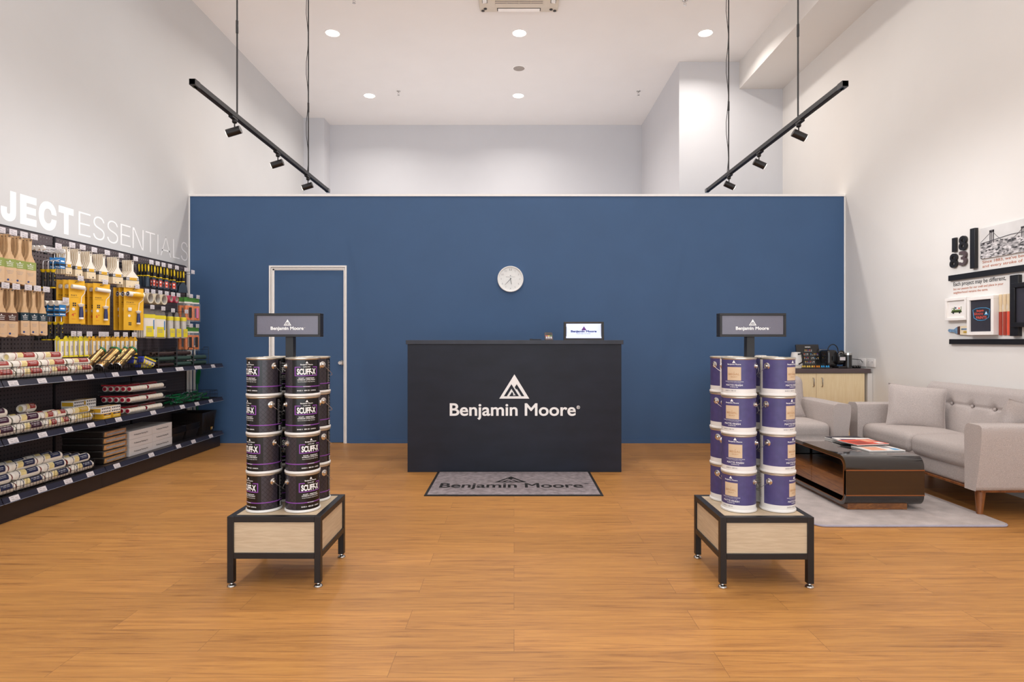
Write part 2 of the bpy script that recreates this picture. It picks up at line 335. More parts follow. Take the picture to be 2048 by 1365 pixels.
class MB:
    def __init__(s, T=None): s.v = []; s.f = []; s.m = []; s.mats = []; s.T = T or Matrix()
    def mi(s, m):
        m = M[m] if isinstance(m, str) else m
        if m not in s.mats: s.mats.append(m)
        return s.mats.index(m)
    def add(s, vs, fs, m, T=None):
        o = len(s.v); A = s.T @ T if T is not None else s.T
        s.v += [tuple(A @ Vector(p)) for p in vs]
        if callable(m): s.m += [s.mi(m(i)) for i in range(len(fs))]
        else: s.m += [s.mi(m)]*len(fs)
        s.f += [tuple(i+o for i in f) for f in fs]
        return s
    def box(s, c, d, m, T=None):
        x, y, z = c; a, b, e = d[0]/2, d[1]/2, d[2]/2
        vs = [(x+i*a, y+j*b, z+k*e) for i in (-1, 1) for j in (-1, 1) for k in (-1, 1)]
        fs = [(0, 1, 3, 2), (4, 6, 7, 5), (0, 4, 5, 1), (2, 3, 7, 6), (0, 2, 6, 4), (1, 5, 7, 3)]
        return s.add(vs, fs, m, T)
    def box2(s, lo, hi, m, T=None):
        return s.box([(lo[i]+hi[i])/2 for i in range(3)], [hi[i]-lo[i] for i in range(3)], m, T)
    def quad(s, pts, m, T=None): return s.add(pts, [tuple(range(len(pts)))], m, T)
    def cyl(s, p0, p1, r0, r1, m, n=16, caps=True, capm=None):
        p0 = Vector(p0); p1 = Vector(p1); d = (p1-p0)
        q = d.normalized().to_track_quat('Z', 'Y').to_matrix()
        vs = []
        for p, r in ((p0, r0), (p1, r1)):
            for i in range(n):
                a = 2*PI*i/n; vs.append(tuple(p + q @ Vector((r*math.cos(a), r*math.sin(a), 0))))
        s.add(vs, [(i, (i+1) % n, n+(i+1) % n, n+i) for i in range(n)], m)
        if caps: s.add(vs, [tuple(range(n-1, -1, -1)), tuple(range(n, 2*n))], capm or m)
        return s
    def tube(s, pts, r, m, n=6, closed=False):
        P = [Vector(p) for p in pts]; k = len(P); vs = []; up = None
        for i, p in enumerate(P):
            a = P[(i-1) % k] if (closed or i > 0) else p; b = P[(i+1) % k] if (closed or i < k-1) else p
            t = (b-a).normalized()
            if up is None: up = t.orthogonal().normalized()
            up = (up - t*up.dot(t)); up = up.normalized() if up.length > 1e-6 else t.orthogonal().normalized()
            w_ = t.cross(up)
            for j in range(n):
                an = 2*PI*j/n; vs.append(tuple(p + (up*math.cos(an)+w_*math.sin(an))*r))
        fs = []
        for i in range(k if closed else k-1):
            for j in range(n):
                a = i*n+j; b = i*n+(j+1) % n; c = ((i+1) % k)*n+(j+1) % n; d = ((i+1) % k)*n+j
                fs.append((a, b, c, d))
        if not closed: fs += [tuple(range(n-1, -1, -1)), tuple(range((k-1)*n, k*n))]
        return s.add(vs, fs, m)
    def lathe(s, prof, m, n=32, T=None, cap0=True, cap1=True):
        """prof: list of (r,z[,mat]) ; material of segment i = prof[i][2] or m"""
        vs = []; 
        for p in prof:
            for j in range(n):
                a = 2*PI*j/n; vs.append((p[0]*math.cos(a), p[0]*math.sin(a), p[1]))
        for i in range(len(prof)-1):
            mm = prof[i][2] if len(prof[i]) > 2 else m
            s.add([vs[i*n+j] for j in range(n)]+[vs[(i+1)*n+j] for j in range(n)], [(j, (j+1) % n, n+(j+1) % n, n+j) for j in range(n)], mm, T)
        if cap0: s.add(vs[:n], [tuple(range(n-1, -1, -1))], m, T)
        if cap1: s.add(vs[-n:], [tuple(range(n))], m, T)
        return s
    def prism(s, out, h0, h1, m, T=None, sidem=None):
        """outline in local xz plane, thickness along y from h0 (front) to h1"""
        n = len(out); ar = sum(out[i][0]*out[(i+1) % n][1]-out[(i+1) % n][0]*out[i][1] for i in range(n))
        if ar < 0: out = out[::-1]
        vs = [(x, h0, z) for x, z in out]+[(x, h1, z) for x, z in out]
        s.add(vs, [tuple(range(n)), tuple(range(2*n-1, n-1, -1))], m, T)
        s.add(vs, [(i, n+i, n+(i+1) % n, (i+1) % n) for i in range(n)], sidem or m, T)
        return s
    def text(s, t, O, ux, uy, h, m, bold=0.0, width=None, extrude=0.0, res=3, wrap=None, align=0, spacing=1.0, lift=0.0):
        vs, fs, wd = text_geo(t, bold, extrude, res, spacing)
        kx = h if width is None else width/wd
        O = Vector(O); ux = Vector(ux); uy = Vector(uy); nz = ux.cross(uy)
        off = align*wd*kx/2
        if wrap: pts = [wrap(O[0]+v[0]*kx+off, O[2]+v[1]*h, v[2]*0.04) for v in vs]
        else: pts = [tuple(O+ux*(v[0]*kx+off)+uy*(v[1]*h)+nz*((v[2])*h+lift)) for v in vs]
        return s.add(pts, fs, m)
    def logo(s, O, ux, uy, wd, m, md, lift=0.001, sy=1.0, wrap=None):
        O = Vector(O); ux = Vector(ux); uy = Vector(uy); nz = ux.cross(uy); k = wd/1270
        def P(x, y, l):
            if wrap: return wrap(O[0]+(x-920)*k, O[2]+(1215-y)*k*sy, l)
            return tuple(O+ux*((x-920)*k)+uy*((1215-y)*k*sy)+nz*l)
        s.add([P(x, y, lift) for x, y in LOGO_OUT], [(0, 1, 2)], m)
        if md:
            for poly in LOGO_IN: s.add([P(x, y, lift*2+0.0002) for x, y in poly], [tuple(range(len(poly)))], md)
        return s
    def rbox(s, c, d, r, m, n=5, T=None, puff=0.0):
        """rounded box; puff bulges the faces"""
        hx, hy, hz = d[0]/2, d[1]/2, d[2]/2; r = min(r, hx, hy, hz)
        vid = {}; vs = []; fs = []
        g = [-1+2*i/(2*n) for i in range(2*n+1)]
        def param(u, h, rr):   # more vertices in the rounded rim
            a = abs(u); sgn = 1 if u >= 0 else -1
            return sgn*(a/0.5*(h-rr) if a <= 0.5 else (h-rr)+(a-0.5)/0.5*rr)
        def V(p):
            k = tuple(round(q, 5) for q in p)
            if k not in vid:
                q = Vector((param(p[0], hx, r), param(p[1], hy, r), param(p[2], hz, r)))
                core = Vector([max(-(h-r), min(h-r, q[i])) for i, h in enumerate((hx, hy, hz))])
                # blend cube rim direction to sphere
                dlt = q-core; 
                if dlt.length > 1e-9:
                    mxa = max(abs(x) for x in dlt); dlt = dlt.normalized()*mxa
                q = core+dlt
                if puff:
                    ux, uy, uz = (q.x/hx, q.y/hy, q.z/hz)
                    if abs(p[2]) == 1 or d[2] <= min(d[0], d[1]):
                        q.z += puff*uz*max(0, (1-ux*ux))**.7*max(0, (1-uy*uy))**.7
                vid[k] = len(vs); vs.append((q.x+c[0], q.y+c[1], q.z+c[2]))
            return vid[k]
        for ax in range(3):
            for sg in (-1, 1):
                for i in range(2*n):
                    for j in range(2*n):
                        q = []
                        for a, b in ((i, j), (i+1, j), (i+1, j+1), (i, j+1)):
                            p = [0, 0, 0]; p[ax] = sg; p[(ax+1) % 3] = g[a]; p[(ax+2) % 3] = g[b]; q.append(V(p))
                        fs.append(tuple(q) if sg > 0 else tuple(q[::-1]))
        return s.add(vs, fs, m, T)
    def build(s, name, parent=None, smooth=True, bevel=0.0, seg=2):
        me = bpy.data.meshes.new(name); me.from_pydata(s.v, [], s.f)
        for m in s.mats: me.materials.append(m)
        me.polygons.foreach_set('material_index', s.m)
        if smooth:
            me.polygons.foreach_set('use_smooth', [True]*len(me.polygons)); me.set_sharp_from_angle(angle=R(38))
        me.update()
        o = bpy.data.objects.new(name, me); COL.objects.link(o)
        if parent is not None: o.parent = parent
        if bevel:
            b = o.modifiers.new('bevel', 'BEVEL'); b.width = bevel; b.segments = seg; b.limit_method = 'ANGLE'; b.angle_limit = R(40)
        return o
def B(lo, hi, m): return MB().box2(lo, hi, m)
def thing(name, label, cat, loc=(0, 0, 0), rz=0.0, group=None, rx=0.0, ry=0.0):
    o = bpy.data.objects.new(name, None); COL.objects.link(o); o.location = loc; o.rotation_euler = (rx, ry, rz); o.empty_display_size = 0.05
    o['label'] = label; o['category'] = cat
    if group: o['group'] = group
    return o
def tag(o, label, cat, group=None, kind=None):
    o['label'] = label; o['category'] = cat
    if group: o['group'] = group
    if kind: o['kind'] = kind
    return o
def struct(name, mb, label=None, **k):
    o = mb.build(name, **k); o['kind'] = 'structure'
    if label: o['label'] = label
    return o
CH = {}
def kids(o): return [c for c in bpy.data.objects if c.parent == o]
def dup(root, loc, rot, label, group=None):
    if root not in CH: CH[root] = [(c, kids(c)) for c in kids(root)]
    r = root.copy(); COL.objects.link(r); r.location = loc; r.rotation_euler = rot; r['label'] = label
    if group: r['group'] = group
    for ch, gs in CH[root]:
        c = ch.copy(); COL.objects.link(c); c.parent = r
        for g in gs:
            d = g.copy(); COL.objects.link(d); d.parent = c
    return r
class Proto:
    """first placement uses the original, later ones copy it"""
    def __init__(s, root): s.root = root; s.used = False
    def put(s, loc, rot, label, group=None):
        if not s.used:
            s.used = True; o = s.root; CH[o] = [(c, kids(c)) for c in kids(o)]
            o.location = loc; o.rotation_euler = rot; o['label'] = label
            if group: o['group'] = group
            return o
        return dup(s.root, loc, rot, label, group)
ORD = ['front', 'second', 'third', 'fourth', 'fifth', 'sixth', 'seventh', 'eighth', 'ninth', 'tenth']
# ================================================================ the room
LX, RX = -3.786, 3.856          # left and right walls
WY = 7.078                      # face of the blue partition
WTOP = 2.877
FY = -3.2                       # shop front behind the camera
BY = 11.28
struct('floor', B((LX-0.1, FY, -0.06), (RX+0.1, BY+0.1, 0), 'floor'), 'orange oak plank floor')
struct('ceiling', B((LX-0.1, FY, CEIL), (RX+0.1, BY+0.1, CEIL+0.1), 'ceil'), 'off-white ceiling')
struct('wall_left', B((LX-0.12, FY, 0), (LX, BY, CEIL), 'wall_grey'), 'tall pale grey wall on the left')
struct('wall_right', B((RX, FY, 0), (RX+0.12, 8.72, CEIL), 'wall_cream'), 'tall cream wall on the right')
struct('wall_back', B((LX, BY, 0), (RX, BY+0.1, CEIL), 'wall_back'), 'cool grey wall far behind the blue partition')
struct('trim_1', B((LX, 10.92, 0), (-3.416, BY, CEIL), 'wall_back'), 'grey column in the far left corner')
struct('trim_2', B((2.37, 8.72, 0), (RX+0.12, BY, CEIL), 'wall_back'), 'pale grey column block at the far right')
struct('trim_3', B((3.235, FY, 4.81), (RX, 8.72, CEIL), 'wall_cream'), 'boxed beam along the top of the right wall')
wf = MB()
wf.box2((LX, FY-0.1, 3.5), (RX, FY, CEIL), 'wall_grey')
for x in (LX+0.04, -1.25, 1.25, RX-0.04): wf.box((x, FY-0.05, 1.75), (0.08, 0.08, 3.5), 'black')
wf.box2((LX, FY-0.09, 0), (RX, FY-0.01, 0.1), 'black')
struct('wall_front', wf)
# blue partition with the door opening
DX0, DX1, DZ = -2.850, -1.948, 2.070
p = MB()
p.box2((LX, WY, 0), (DX0, WY+0.10, WTOP), 'blue'); p.box2((DX1, WY, 0), (RX, WY+0.10, WTOP), 'blue')
p.box2((DX0, WY, DZ), (DX1, WY+0.10, WTOP), 'blue')
struct('wall_blue', p, 'navy blue partition wall with a white capped top')
struct('trim_4', B((LX, WY-0.012, WTOP), (RX, WY+0.11, WTOP+0.024), 'white'), 'white cap along the top of the blue partition')
struct('trim_5', B((RX-0.012, WY-0.006, 0), (RX, WY, WTOP), 'white'))
struct('trim_6', B((LX, WY-0.006, 0), (LX+0.012, WY, WTOP), 'white'))
struct('baseboard_back', MB().box2((1.0, WY-0.012, 0), (RX, WY, 0.045), 'blue').box2((-1.92, WY-0.012, 0), (-1.0, WY, 0.045), 'blue'))
# door: white double architrave, blue leaf
d = bpy.data.objects.new('door_1', None); COL.objects.link(d); d.location = (-2.4, WY, 0); d['kind'] = 'structure'; d['label'] = 'blue flush door with thin white frame'
def U(x0, x1, z1, t, y0, y1, m):
    q = MB(); q.box2((x0, y0, 0), (x0+t, y1, z1), m); q.box2((x1-t, y0, 0), (x1, y1, z1), m); q.box2((x0+t, y0, z1-t), (x1-t, y1, z1), m)
    return q
T0 = Matrix.Translation((2.4, -WY, 0))
q = MB(T0); 
for x0, x1, z1, t, y0, y1, mm in ((DX0, DX1, DZ, 0.018, WY-0.014, WY+0.10, 'white'), (DX0+0.018, DX1-0.018, DZ-0.018, 0.006, WY+0.004, WY+0.09, 'acdark'), (DX0+0.024, DX1-0.024, DZ-0.024, 0.012, WY-0.006, WY+0.09, 'white')):
    q.box2((x0, y0, 0), (x0+t, y1, z1), mm); q.box2((x1-t, y0, 0), (x1, y1, z1), mm); q.box2((x0+t, y0, z1-t), (x1-t, y1, z1), mm)
q.box2((DX0+0.036, WY+0.012, 0), (DX0+0.052, WY+0.09, DZ-0.036), 'white')
q.box2((DX0+0.036, WY+0.012, DZ-0.052), (DX1-0.036, WY+0.09, DZ-0.036), 'white')
q.build('door_frame', d)
MB(T0).box2((DX0+0.053, WY+0.02, 0.006), (DX1-0.037, WY+0.06, DZ-0.053), 'blue').build('door_leaf', d)
kx, kz = (682-1028)/171.7, 0.938
MB(T0).cyl((kx, WY+0.022, kz), (kx, WY+0.012, kz), 0.034, 0.03, 'steel', 24).cyl((kx, WY+0.012, kz), (kx, WY-0.012, kz), 0.014, 0.012, 'steel').cyl((kx, WY-0.012, kz), (kx, WY-0.024, kz), 0.014, 0.028, 'chrome', 20).cyl((kx, WY-0.024, kz), (kx, WY-0.05, kz), 0.028, 0.02, 'chrome', 20).build('door_knob', d)

# ---------------------------------------------------------------- wall clock
c = thing('wall_clock', 'round white wall clock hanging on the blue wall above the black counter', 'clock', (-0.041, WY, 1.911))
TX = Matrix.Rotation(R(90), 4, 'X')     # lathe axis z -> -y
b_ = MB(TX); b_.lathe([(0.142, 0.0), (0.151, 0.004), (0.151, 0.034), (0.147, 0.04), (0.138, 0.038), (0.134, 0.022), (0.0001, 0.022)], 'white', 56, cap1=False); b_.build('case', c)
f_ = MB(); yy = -0.0225
for i in range(1, 13):
    a = PI/2-2*PI*i/12; f_.text(str(i), (0.108*math.cos(a), yy, 0.108*math.sin(a)-0.008), (1, 0, 0), (0, 0, 1), 0.017 if i != 12 else 0.021, 'grey_print' if i != 12 else 'ink')
f_.logo((0.0, yy, 0.034), (1, 0, 0), (0, 0, 1), 0.018, 'grey_print', None, 0.0005)
f_.text('Benjamin Moore', (0, yy, 0.022), (1, 0, 0), (0, 0, 1), 0.009, 'grey_print', 0.01, width=0.105)
f_.build('dial', c)
def hand(name, ang, ln, wd, y, tail=0.015):
    a = R(90-ang); u = Vector((math.cos(a), 0, math.sin(a))); n_ = Vector((-u.z, 0, u.x))
    h = MB(); P = [u*-tail+n_*wd, u*-tail-n_*wd, u*ln-n_*wd*0.5, u*ln+n_*wd*0.5]
    vs = [tuple(q_+Vector((0, y, 0))) for q_ in P]+[tuple(q_+Vector((0, y+0.001, 0))) for q_ in P]
    h.add(vs, [(0, 1, 2, 3), (7, 6, 5, 4), (0, 4, 5, 1), (1, 5, 6, 2), (2, 6, 7, 3), (3, 7, 4, 0)], 'ink'); h.build(name, c)
hand('hour_hand', 169, 0.063, 0.0035, -0.026); hand('minute_hand', 223, 0.092, 0.0028, -0.029)
MB(TX).lathe([(0.137, 0.031), (0.07, 0.036), (0.001, 0.037)], 'teagreen', 40, cap0=False, cap1=False).build('glass', c)

# ---------------------------------------------------------------- service counter
CXa, CXb, CY = -0.968, 0.977, 5.523
c = thing('service_counter', 'black service counter with white mountain logo standing before the blue wall', 'counter', (0, CY, 0))
B((CXa, 0, 0), (CXb, 0.55, 1.163), 'counter').build('body', c, bevel=0.002)
B((CXa-0.014, -0.012, 1.163), (CXb+0.016, 0.6, 1.201), 'counter_top').build('worktop', c, bevel=0.002)
L_ = MB(); s_ = 220.0
def cz(y): return 1.2-(y-681)/s_
def cx(x): return (x-1028)/s_
L_.logo((cx(1028.6), 0, cz(797.8)), (1, 0, 0), (0, 0, 1), 60.0/s_, 'ink_white', 'counter', 0.003, 0.98)
L_.text('Benjamin Moore', (cx(1025.5), 0, cz(831.5)), (1, 0, 0), (0, 0, 1), 24.5/s_, 'ink_white', 0.019, width=252/s_, res=6, lift=0.003)
L_.text('®', (cx(1156.5), 0, cz(818.5)), (1, 0, 0), (0, 0, 1), 6.5/s_, 'ink_white', 0.01, lift=0.003)
L_.build('logo_lettering', c)['label'] = 'white company lettering and triangle mark'

# tablet till on the counter
t = thing('tablet', 'black tablet till showing a white screen, standing on the right of the counter', 'tablet', (0.665, CY+0.27, 1.201), rz=R(-6))
TT = Matrix.Rotation(R(-22), 4, 'X')
MB(TT).rbox((0, 0, 0.092), (0.385, 0.014, 0.198), 0.012, 'black').build('casing', t)
scn = MB(TT); scn.box((0, -0.0075, 0.092), (0.335, 0.002, 0.150), 'screen'); scn.build('screen', t)
lg = MB(TT); lg.logo((0.002, -0.009, 0.098), (1, 0, 0), (0, 0, 1), 0.05, 'violet', None, 0.0006); 
lg.text('Benjamin Moore', (0, -0.009, 0.078), (1, 0, 0), (0, 0, 1), 0.021, 'blueink', 0.045, width=0.245, lift=0.0006)
lg.text('Paint like no other', (0, -0.009, 0.06), (1, 0, 0), (0, 0, 1), 0.008, 'blueink', 0, width=0.13, lift=0.0006); lg.build('screen_logo', t)
st = MB(); st.prism([(-0.0, 0), (0.14, 0), (0.05, 0.15), (0.02, 0.155)], -0.19, -0.165, 'black', Matrix.Rotation(R(90), 4, 'Z')); st.prism([(0.0, 0), (0.14, 0), (0.05, 0.13), (0.02, 0.13)], 0.165, 0.175, 'black', Matrix.Rotation(R(90), 4, 'Z'))
st.box((0, 0.08, 0.006), (0.36, 0.15, 0.012), 'black'); st.build('stand', t)
# card terminal
t = thing('card_terminal', 'small grey card payment terminal on the counter, left of the tablet', 'card terminal', (0.330, CY+0.25, 1.201), rx=0)
TT = Matrix.Rotation(R(28), 4, 'X')
MB(TT).rbox((0, 0.02, 0.02), (0.078, 0.15, 0.034), 0.01, 'slate').build('body', t)
MB(TT).box((0, 0.06, 0.0375), (0.06, 0.055, 0.002), 'glossblack').build('display', t)
k = MB(TT)
for i, mm in enumerate(('neonred', 'lemon', 'leafgreen')): k.rbox((-0.021+i*0.021, 0.012, 0.0385), (0.018, 0.012, 0.005), 0.002, mm, 2)
for i in range(3):
    for j in range(3): k.rbox((-0.021+i*0.021, -0.006-j*0.014, 0.0385), (0.015, 0.009, 0.004), 0.0015, 'tag', 2)
k.build('keys', t)
t = thing('pen', 'thin black pen lying on the counter left of the card terminal', 'pen', (0.205, CY+0.12, 1.2065), rz=R(4))
MB().cyl((-0.055, 0, 0), (0.05, 0, 0), 0.005, 0.004, 'black', 10).build('barrel', t)
MB().cyl((-0.058, 0, 0), (-0.04, 0, 0), 0.0055, 0.0055, 'glossblack', 10).box((-0.046, 0, 0.007), (0.03, 0.003, 0.002), 'black').build('cap', t)

# ---------------------------------------------------------------- logo mat
m_ = thing('logo_mat', 'grey doormat with black logo lettering lying before the counter', 'mat', (0, 4.67, 0))
e = MB(); 
for lo, hi in (((-0.692, 0.0, 0), (0.688, 0.022, 0.007)), ((-0.692, 0.825, 0), (0.688, 0.847, 0.007)), ((-0.692, 0.022, 0), (-0.67, 0.825, 0.007)), ((0.666, 0.022, 0), (0.688, 0.825, 0.007))): e.box2(lo, hi, 'rubber')
e.build('border', m_)
B((-0.67, 0.022, 0), (0.666, 0.825, 0.009), 'mat').build('pile', m_)
def mp_(px, py):
    D = 1215*1.191/(py-681); return ((px-1028)/1215*D, D-4.67)
l2 = MB(); x, y = mp_(1025, 974.5)
l2.text('Benjamin Moore', (x-0.01, y-0.022, 0.0095), (1, 0, 0), (0, 1, 0), 0.150, 'rubber', 0.019, width=1.17, res=5)
l2.text('®', (0.60, y+0.09, 0.0095), (1, 0, 0), (0, 1, 0), 0.035, 'rubber', 0.01)
l2.logo((x-0.015, y+0.16, 0.0088), (1, 0, 0), (0, 1, 0), 0.27, 'rubber', 'mat', 0.0008, 0.95)
l2.build('lettering', m_)['label'] = 'black logo lettering'

# ---------------------------------------------------------------- paint can displays
def display(x0, y0, side, lab, signlab):
    W, Dp, H_ = 0.453, 0.430, 0.345
    t = thing('display_stand', lab, 'display stand', (x0+W/2, y0+Dp/2, 0))
    T = Matrix.Translation((-W/2, -Dp/2, 0)); tb = 0.031; h = 0.028
    q = MB(T)
    for z in (H_-h, 0.14):
        q.box2((tb, 0, z), (W-tb, tb, z+h), 'black'); q.box2((tb, Dp-tb, z), (W-tb, Dp, z+h), 'black')
        q.box2((0, tb, z), (tb, Dp-tb, z+h), 'black'); q.box2((W-tb, tb, z), (W, Dp-tb, z+h), 'black')
    q.build('frame', t, bevel=0.0015)
    for i in (0, 1):
        for j in (0, 1):
            a, b = i*(W-tb), j*(Dp-tb)
            MB(T).box2((a, b, 0.022), (a+tb, b+tb, H_), 'black').build('leg', t, bevel=0.0015)
            MB(Matrix.Translation((-W/2+a+tb/2, -Dp/2+b+tb/2, 0))).lathe([(0.019, 0.0), (0.021, 0.004), (0.018, 0.010), (0.009, 0.015), (0.007, 0.024)], 'steel', 20).build('foot', t)['label'] = 'steel levelling foot'
    z0, z1 = 0.168, H_-h
    for lo, hi in (((tb, 0.008, z0), (W-tb, 0.018, z1)), ((tb, Dp-0.018, z0), (W-tb, Dp-0.008, z1)), ((0.008, tb, z0), (0.018, Dp-tb, z1)), ((W-0.018, tb, z0), (W-0.008, Dp-tb, z1))):
        MB(T).box2(lo, hi, 'panel_wood').build('side_panel', t)
    MB(T).box2((tb, tb, H_-0.014), (W-tb, Dp-tb, H_-0.001), 'panel_wood').build('top_panel', t)
    # sign on a post
    MB().box2((-0.02+side*0.004, 0.00, H_-0.001), (0.02+side*0.004, 0.04, 1.22), 'black').build('post', t, bevel=0.001)
    sx = side*0.004; q = MB(Matrix.Translation((sx, 0, 0)))
    a, b_, z0, z1, y0_, y1_ = -0.1705, 0.1705, 1.218, 1.339, -0.03, 0.022
    fr = 0.0125
    q.box2((a, y0_, z0), (b_, y1_, z0+fr), 'black'); q.box2((a, y0_, z1-fr), (b_, y1_, z1), 'black')
    q.box2((a, y0_, z0+fr), (a+fr, y1_, z1-fr), 'black'); q.box2((b_-fr, y0_, z0+fr), (b_, y1_, z1-fr), 'black')
    q.build('sign_frame', t, bevel=0.001)
    q = MB(Matrix.Translation((sx, 0, 0))); q.box2((a+fr, y0_+0.005, z0+fr), (b_-fr, y1_-0.004, z1-fr), 'signpanel'); q.build('sign_face', t)
    q = MB(Matrix.Translation((sx, 0, 0))); yl = y0_+0.0048
    q.logo((0, yl, 1.276), (1, 0, 0), (0, 0, 1), 0.039, 'ink_white', 'signpanel', 0.0006)
    q.text('Benjamin Moore', (-0.002, yl, 1.254), (1, 0, 0), (0, 0, 1), 0.0165, 'ink_white', 0.03, width=0.170, res=4, lift=0.0006)
    q.text('®', (0.089, yl, 1.262), (1, 0, 0), (0, 0, 1), 0.004, 'ink_white', 0.0, lift=0.0006)
    q.build('sign_lettering', t)['label'] = 'white sign lettering'
    return t
DL = (-1.390, 2.942); DR = (0.996, 2.932)
display(*DL, -1, 'black framed display stand with wood panels carrying the black paint cans', '')
display(*DR, 1, 'black framed display stand with wood panels carrying the violet paint cans', '')

CR = 0.0825
def can_proto(kind):
    """paint can, label centre faces -y; axis z"""
    t = thing('paint_can', 'x', 'paint can')
    dark = kind == 'scuff'
    bm = 'canblack' if dark else 'regal'
    zb = 0.012 if dark else 0.012
    # body shell
    q = MB(); q.lathe([(0.078, 0.0), (0.0865, 0.001), (0.0875, 0.005), (0.0865, 0.010), (0.0828, 0.0125)], 'lipwhite', 48); q.build('base_rim', t)
    def W(zx, r=CR+0.0012):
        return lambda x, z, l=0.0: (((r+l)*math.sin(x/CR)), (-(r+l)*math.cos(x/CR)), z)
    def band(q, a0, a1, z0, z1, m, r=CR, n=None):
        n = n or max(2, int(abs(a1-a0)/6)); vs = []
        for i in range(n+1):
            a = R(a0+(a1-a0)*i/n); vs += [(r*math.sin(a), -r*math.cos(a), z0), (r*math.sin(a), -r*math.cos(a), z1)]
        q.add(vs, [(2*i, 2*i+2, 2*i+3, 2*i+1) for i in range(n)], m)
    q = MB(); top = 0.181
    if dark:
        band(q, -50, 50, zb, top, 'canblack'); band(q, 50, 108, zb, top, 'diamond'); band(q, -108, -50, zb, top, 'diamond'); band(q, 108, 252, zb, top, 'canblack')
        band(q, -180, 180, 0.046, 0.0505, 'purple', CR+0.0005)
    else:
        band(q, -112, 112, 0.036, top, 'regal'); band(q, 112, 248, 0.036, top, 'lipwhite'); band(q, -180, 180, zb, 0.036, 'lipwhite')
        for k_ in range(16): band(q, 128, 172, 0.05+0.0075*k_, 0.0535+0.0075*k_, 'grey_print', CR+0.0004); 
        for k_ in range(12): band(q, 190, 232, 0.06+0.0085*k_, 0.0625+0.0085*k_, 'grey_print', CR+0.0004)
    q.build('body', t)
    q = MB(); w_ = W(0)
    def tx(s, x, z, h, m='ink_white', bold=0.02, width=None, res=2): q.text(s, (x, 0, z), (1, 0, 0), (0, 0, 1), h, m, bold, width=width, res=res, wrap=w_)
    if dark:
        q.logo((0, 0, 0.163), (1, 0, 0), (0, 0, 1), 0.0135, 'ink_white', None, 0.0004, wrap=w_)
        tx('Benjamin Moore', 0, 0.1545, 0.0058, bold=0.02, width=0.061)
        tx('ULTRA SPEC', 0, 0.1435, 0.0045, width=0.034)
        # purple frame
        fa = 40.5
        for a0, a1, z0, z1 in ((-fa, -21, 0.1425, 0.1465), (21, fa, 0.1425, 0.1465), (-fa, fa, 0.1005, 0.1045), (-fa, -fa+3.4, 0.1005, 0.1465), (fa-3.4, fa, 0.1005, 0.1465)): band(q, a0, a1, z0, z1, 'purple', CR+0.0006)
        tx('SCUFF-X', 0.0, 0.1085, 0.0285, bold=0.035, width=0.094, res=3)
        tx('SCUFF - RESISTANT', 0, 0.087, 0.0052, width=0.078); tx('INTERIOR LATEX PAINT', 0, 0.079, 0.0052, width=0.088)
        tx('Extreme Durability for High Traffic Areas', 0, 0.0705, 0.0038, bold=0.004, width=0.086)
        tx('MATTE FINISH', 0, 0.0463, 0.004, width=0.034)
        tx('BASE 3', -0.033, 0.026, 0.0052, width=0.026); tx('484 3X', 0.0, 0.026, 0.0058, width=0.028); tx('COMMERCIAL', 0.034, 0.026, 0.005, width=0.030)
        band(q, 121, 134, 0.018, 0.040, 'ink_white', CR+0.0006)
        for k_ in range(9): band(q, 122+k_*1.35, 122.6+k_*1.35, 0.020, 0.038, 'ink', CR+0.0009, 1)
        for k_ in range(20): 
            band(q, 116, 124+((k_*7) % 11), 0.052+0.0062*k_, 0.0542+0.0062*k_, 'grey_print', CR+0.0006)
    else:
        q.logo((0, 0, 0.165), (1, 0, 0), (0, 0, 1), 0.0165, 'ink_white', None, 0.0004, wrap=w_)
        tx('Benjamin Moore', 0, 0.1555, 0.0062, width=0.066)
        band(q, -23.5, 23.5, 0.078, 0.1445, 'kraft', CR+0.0006)
        tx('REGAL', 0, 0.1045, 0.0095, 'gold_ink', 0.0, width=0.053); tx('SELECT', 0, 0.093, 0.0055, 'gold_ink', 0.0, width=0.031); tx('+', 0.001, 0.1165, 0.006, 'gold_ink')
        tx('PREMIUM INTERIOR PAINT AND PRIMER', 0, 0.0705, 0.0035, width=0.092, bold=0.004); tx('INTERIOR', 0, 0.065, 0.0018, bold=0, width=0.066)
        tx('MATTE FINISH', 0, 0.0505, 0.0085, bold=0.01, width=0.082); tx('INTERIOR 548', 0, 0.0435, 0.0035, width=0.038)
        tx('BASE 4  548 4X', -0.017, 0.024, 0.0058, 'grey_print', 0.02, width=0.056)
    q.build('label_print', t)
    # lid
    q = MB(); q.lathe([(CR, top), (CR+0.0012, top+0.002), (CR+0.0035, top+0.004, 'tin'), (CR+0.0035, top+0.0085, 'tin'), (CR, top+0.0105, 'tin'), (CR-0.006, top+0.0105, 'tin'), (CR-0.008, top+0.006, 'tin'), (CR-0.012, top+0.008, 'tin'), (0.001, top+0.008, 'tin')], 'tin', 48, cap0=False); q.build('lid', t)
    for sg in (-1, 1):
        TT = Matrix.Translation((sg*CR, 0, 0.149)) @ Matrix.Rotation(sg*R(90), 4, 'Y')
        MB(TT).lathe([(0.0165, -0.002), (0.0165, 0.003), (0.012, 0.0045), (0.011, 0.003), (0.007, 0.004), (0.006, 0.010), (0.0025, 0.012), (0.001, 0.012)], 'chrome', 20).build('ear', t)['label'] = 'steel handle ear'
    # wire bail hanging down the back
    pts = []
    for i in range(17):
        a = PI*i/16; r = CR+0.011
        pts.append((r*math.cos(a), r*math.sin(a), 0.149-0.062*math.sin(a)**0.8-0.002))
    MB().tube([(CR+0.004, 0, 0.149)]+pts+[(-CR-0.004, 0, 0.149)], 0.0013, 'silverwire', 6).build('bail_handle', t)
    return Proto(t)
LV = ['top', 'second highest', 'third highest', 'bottom']
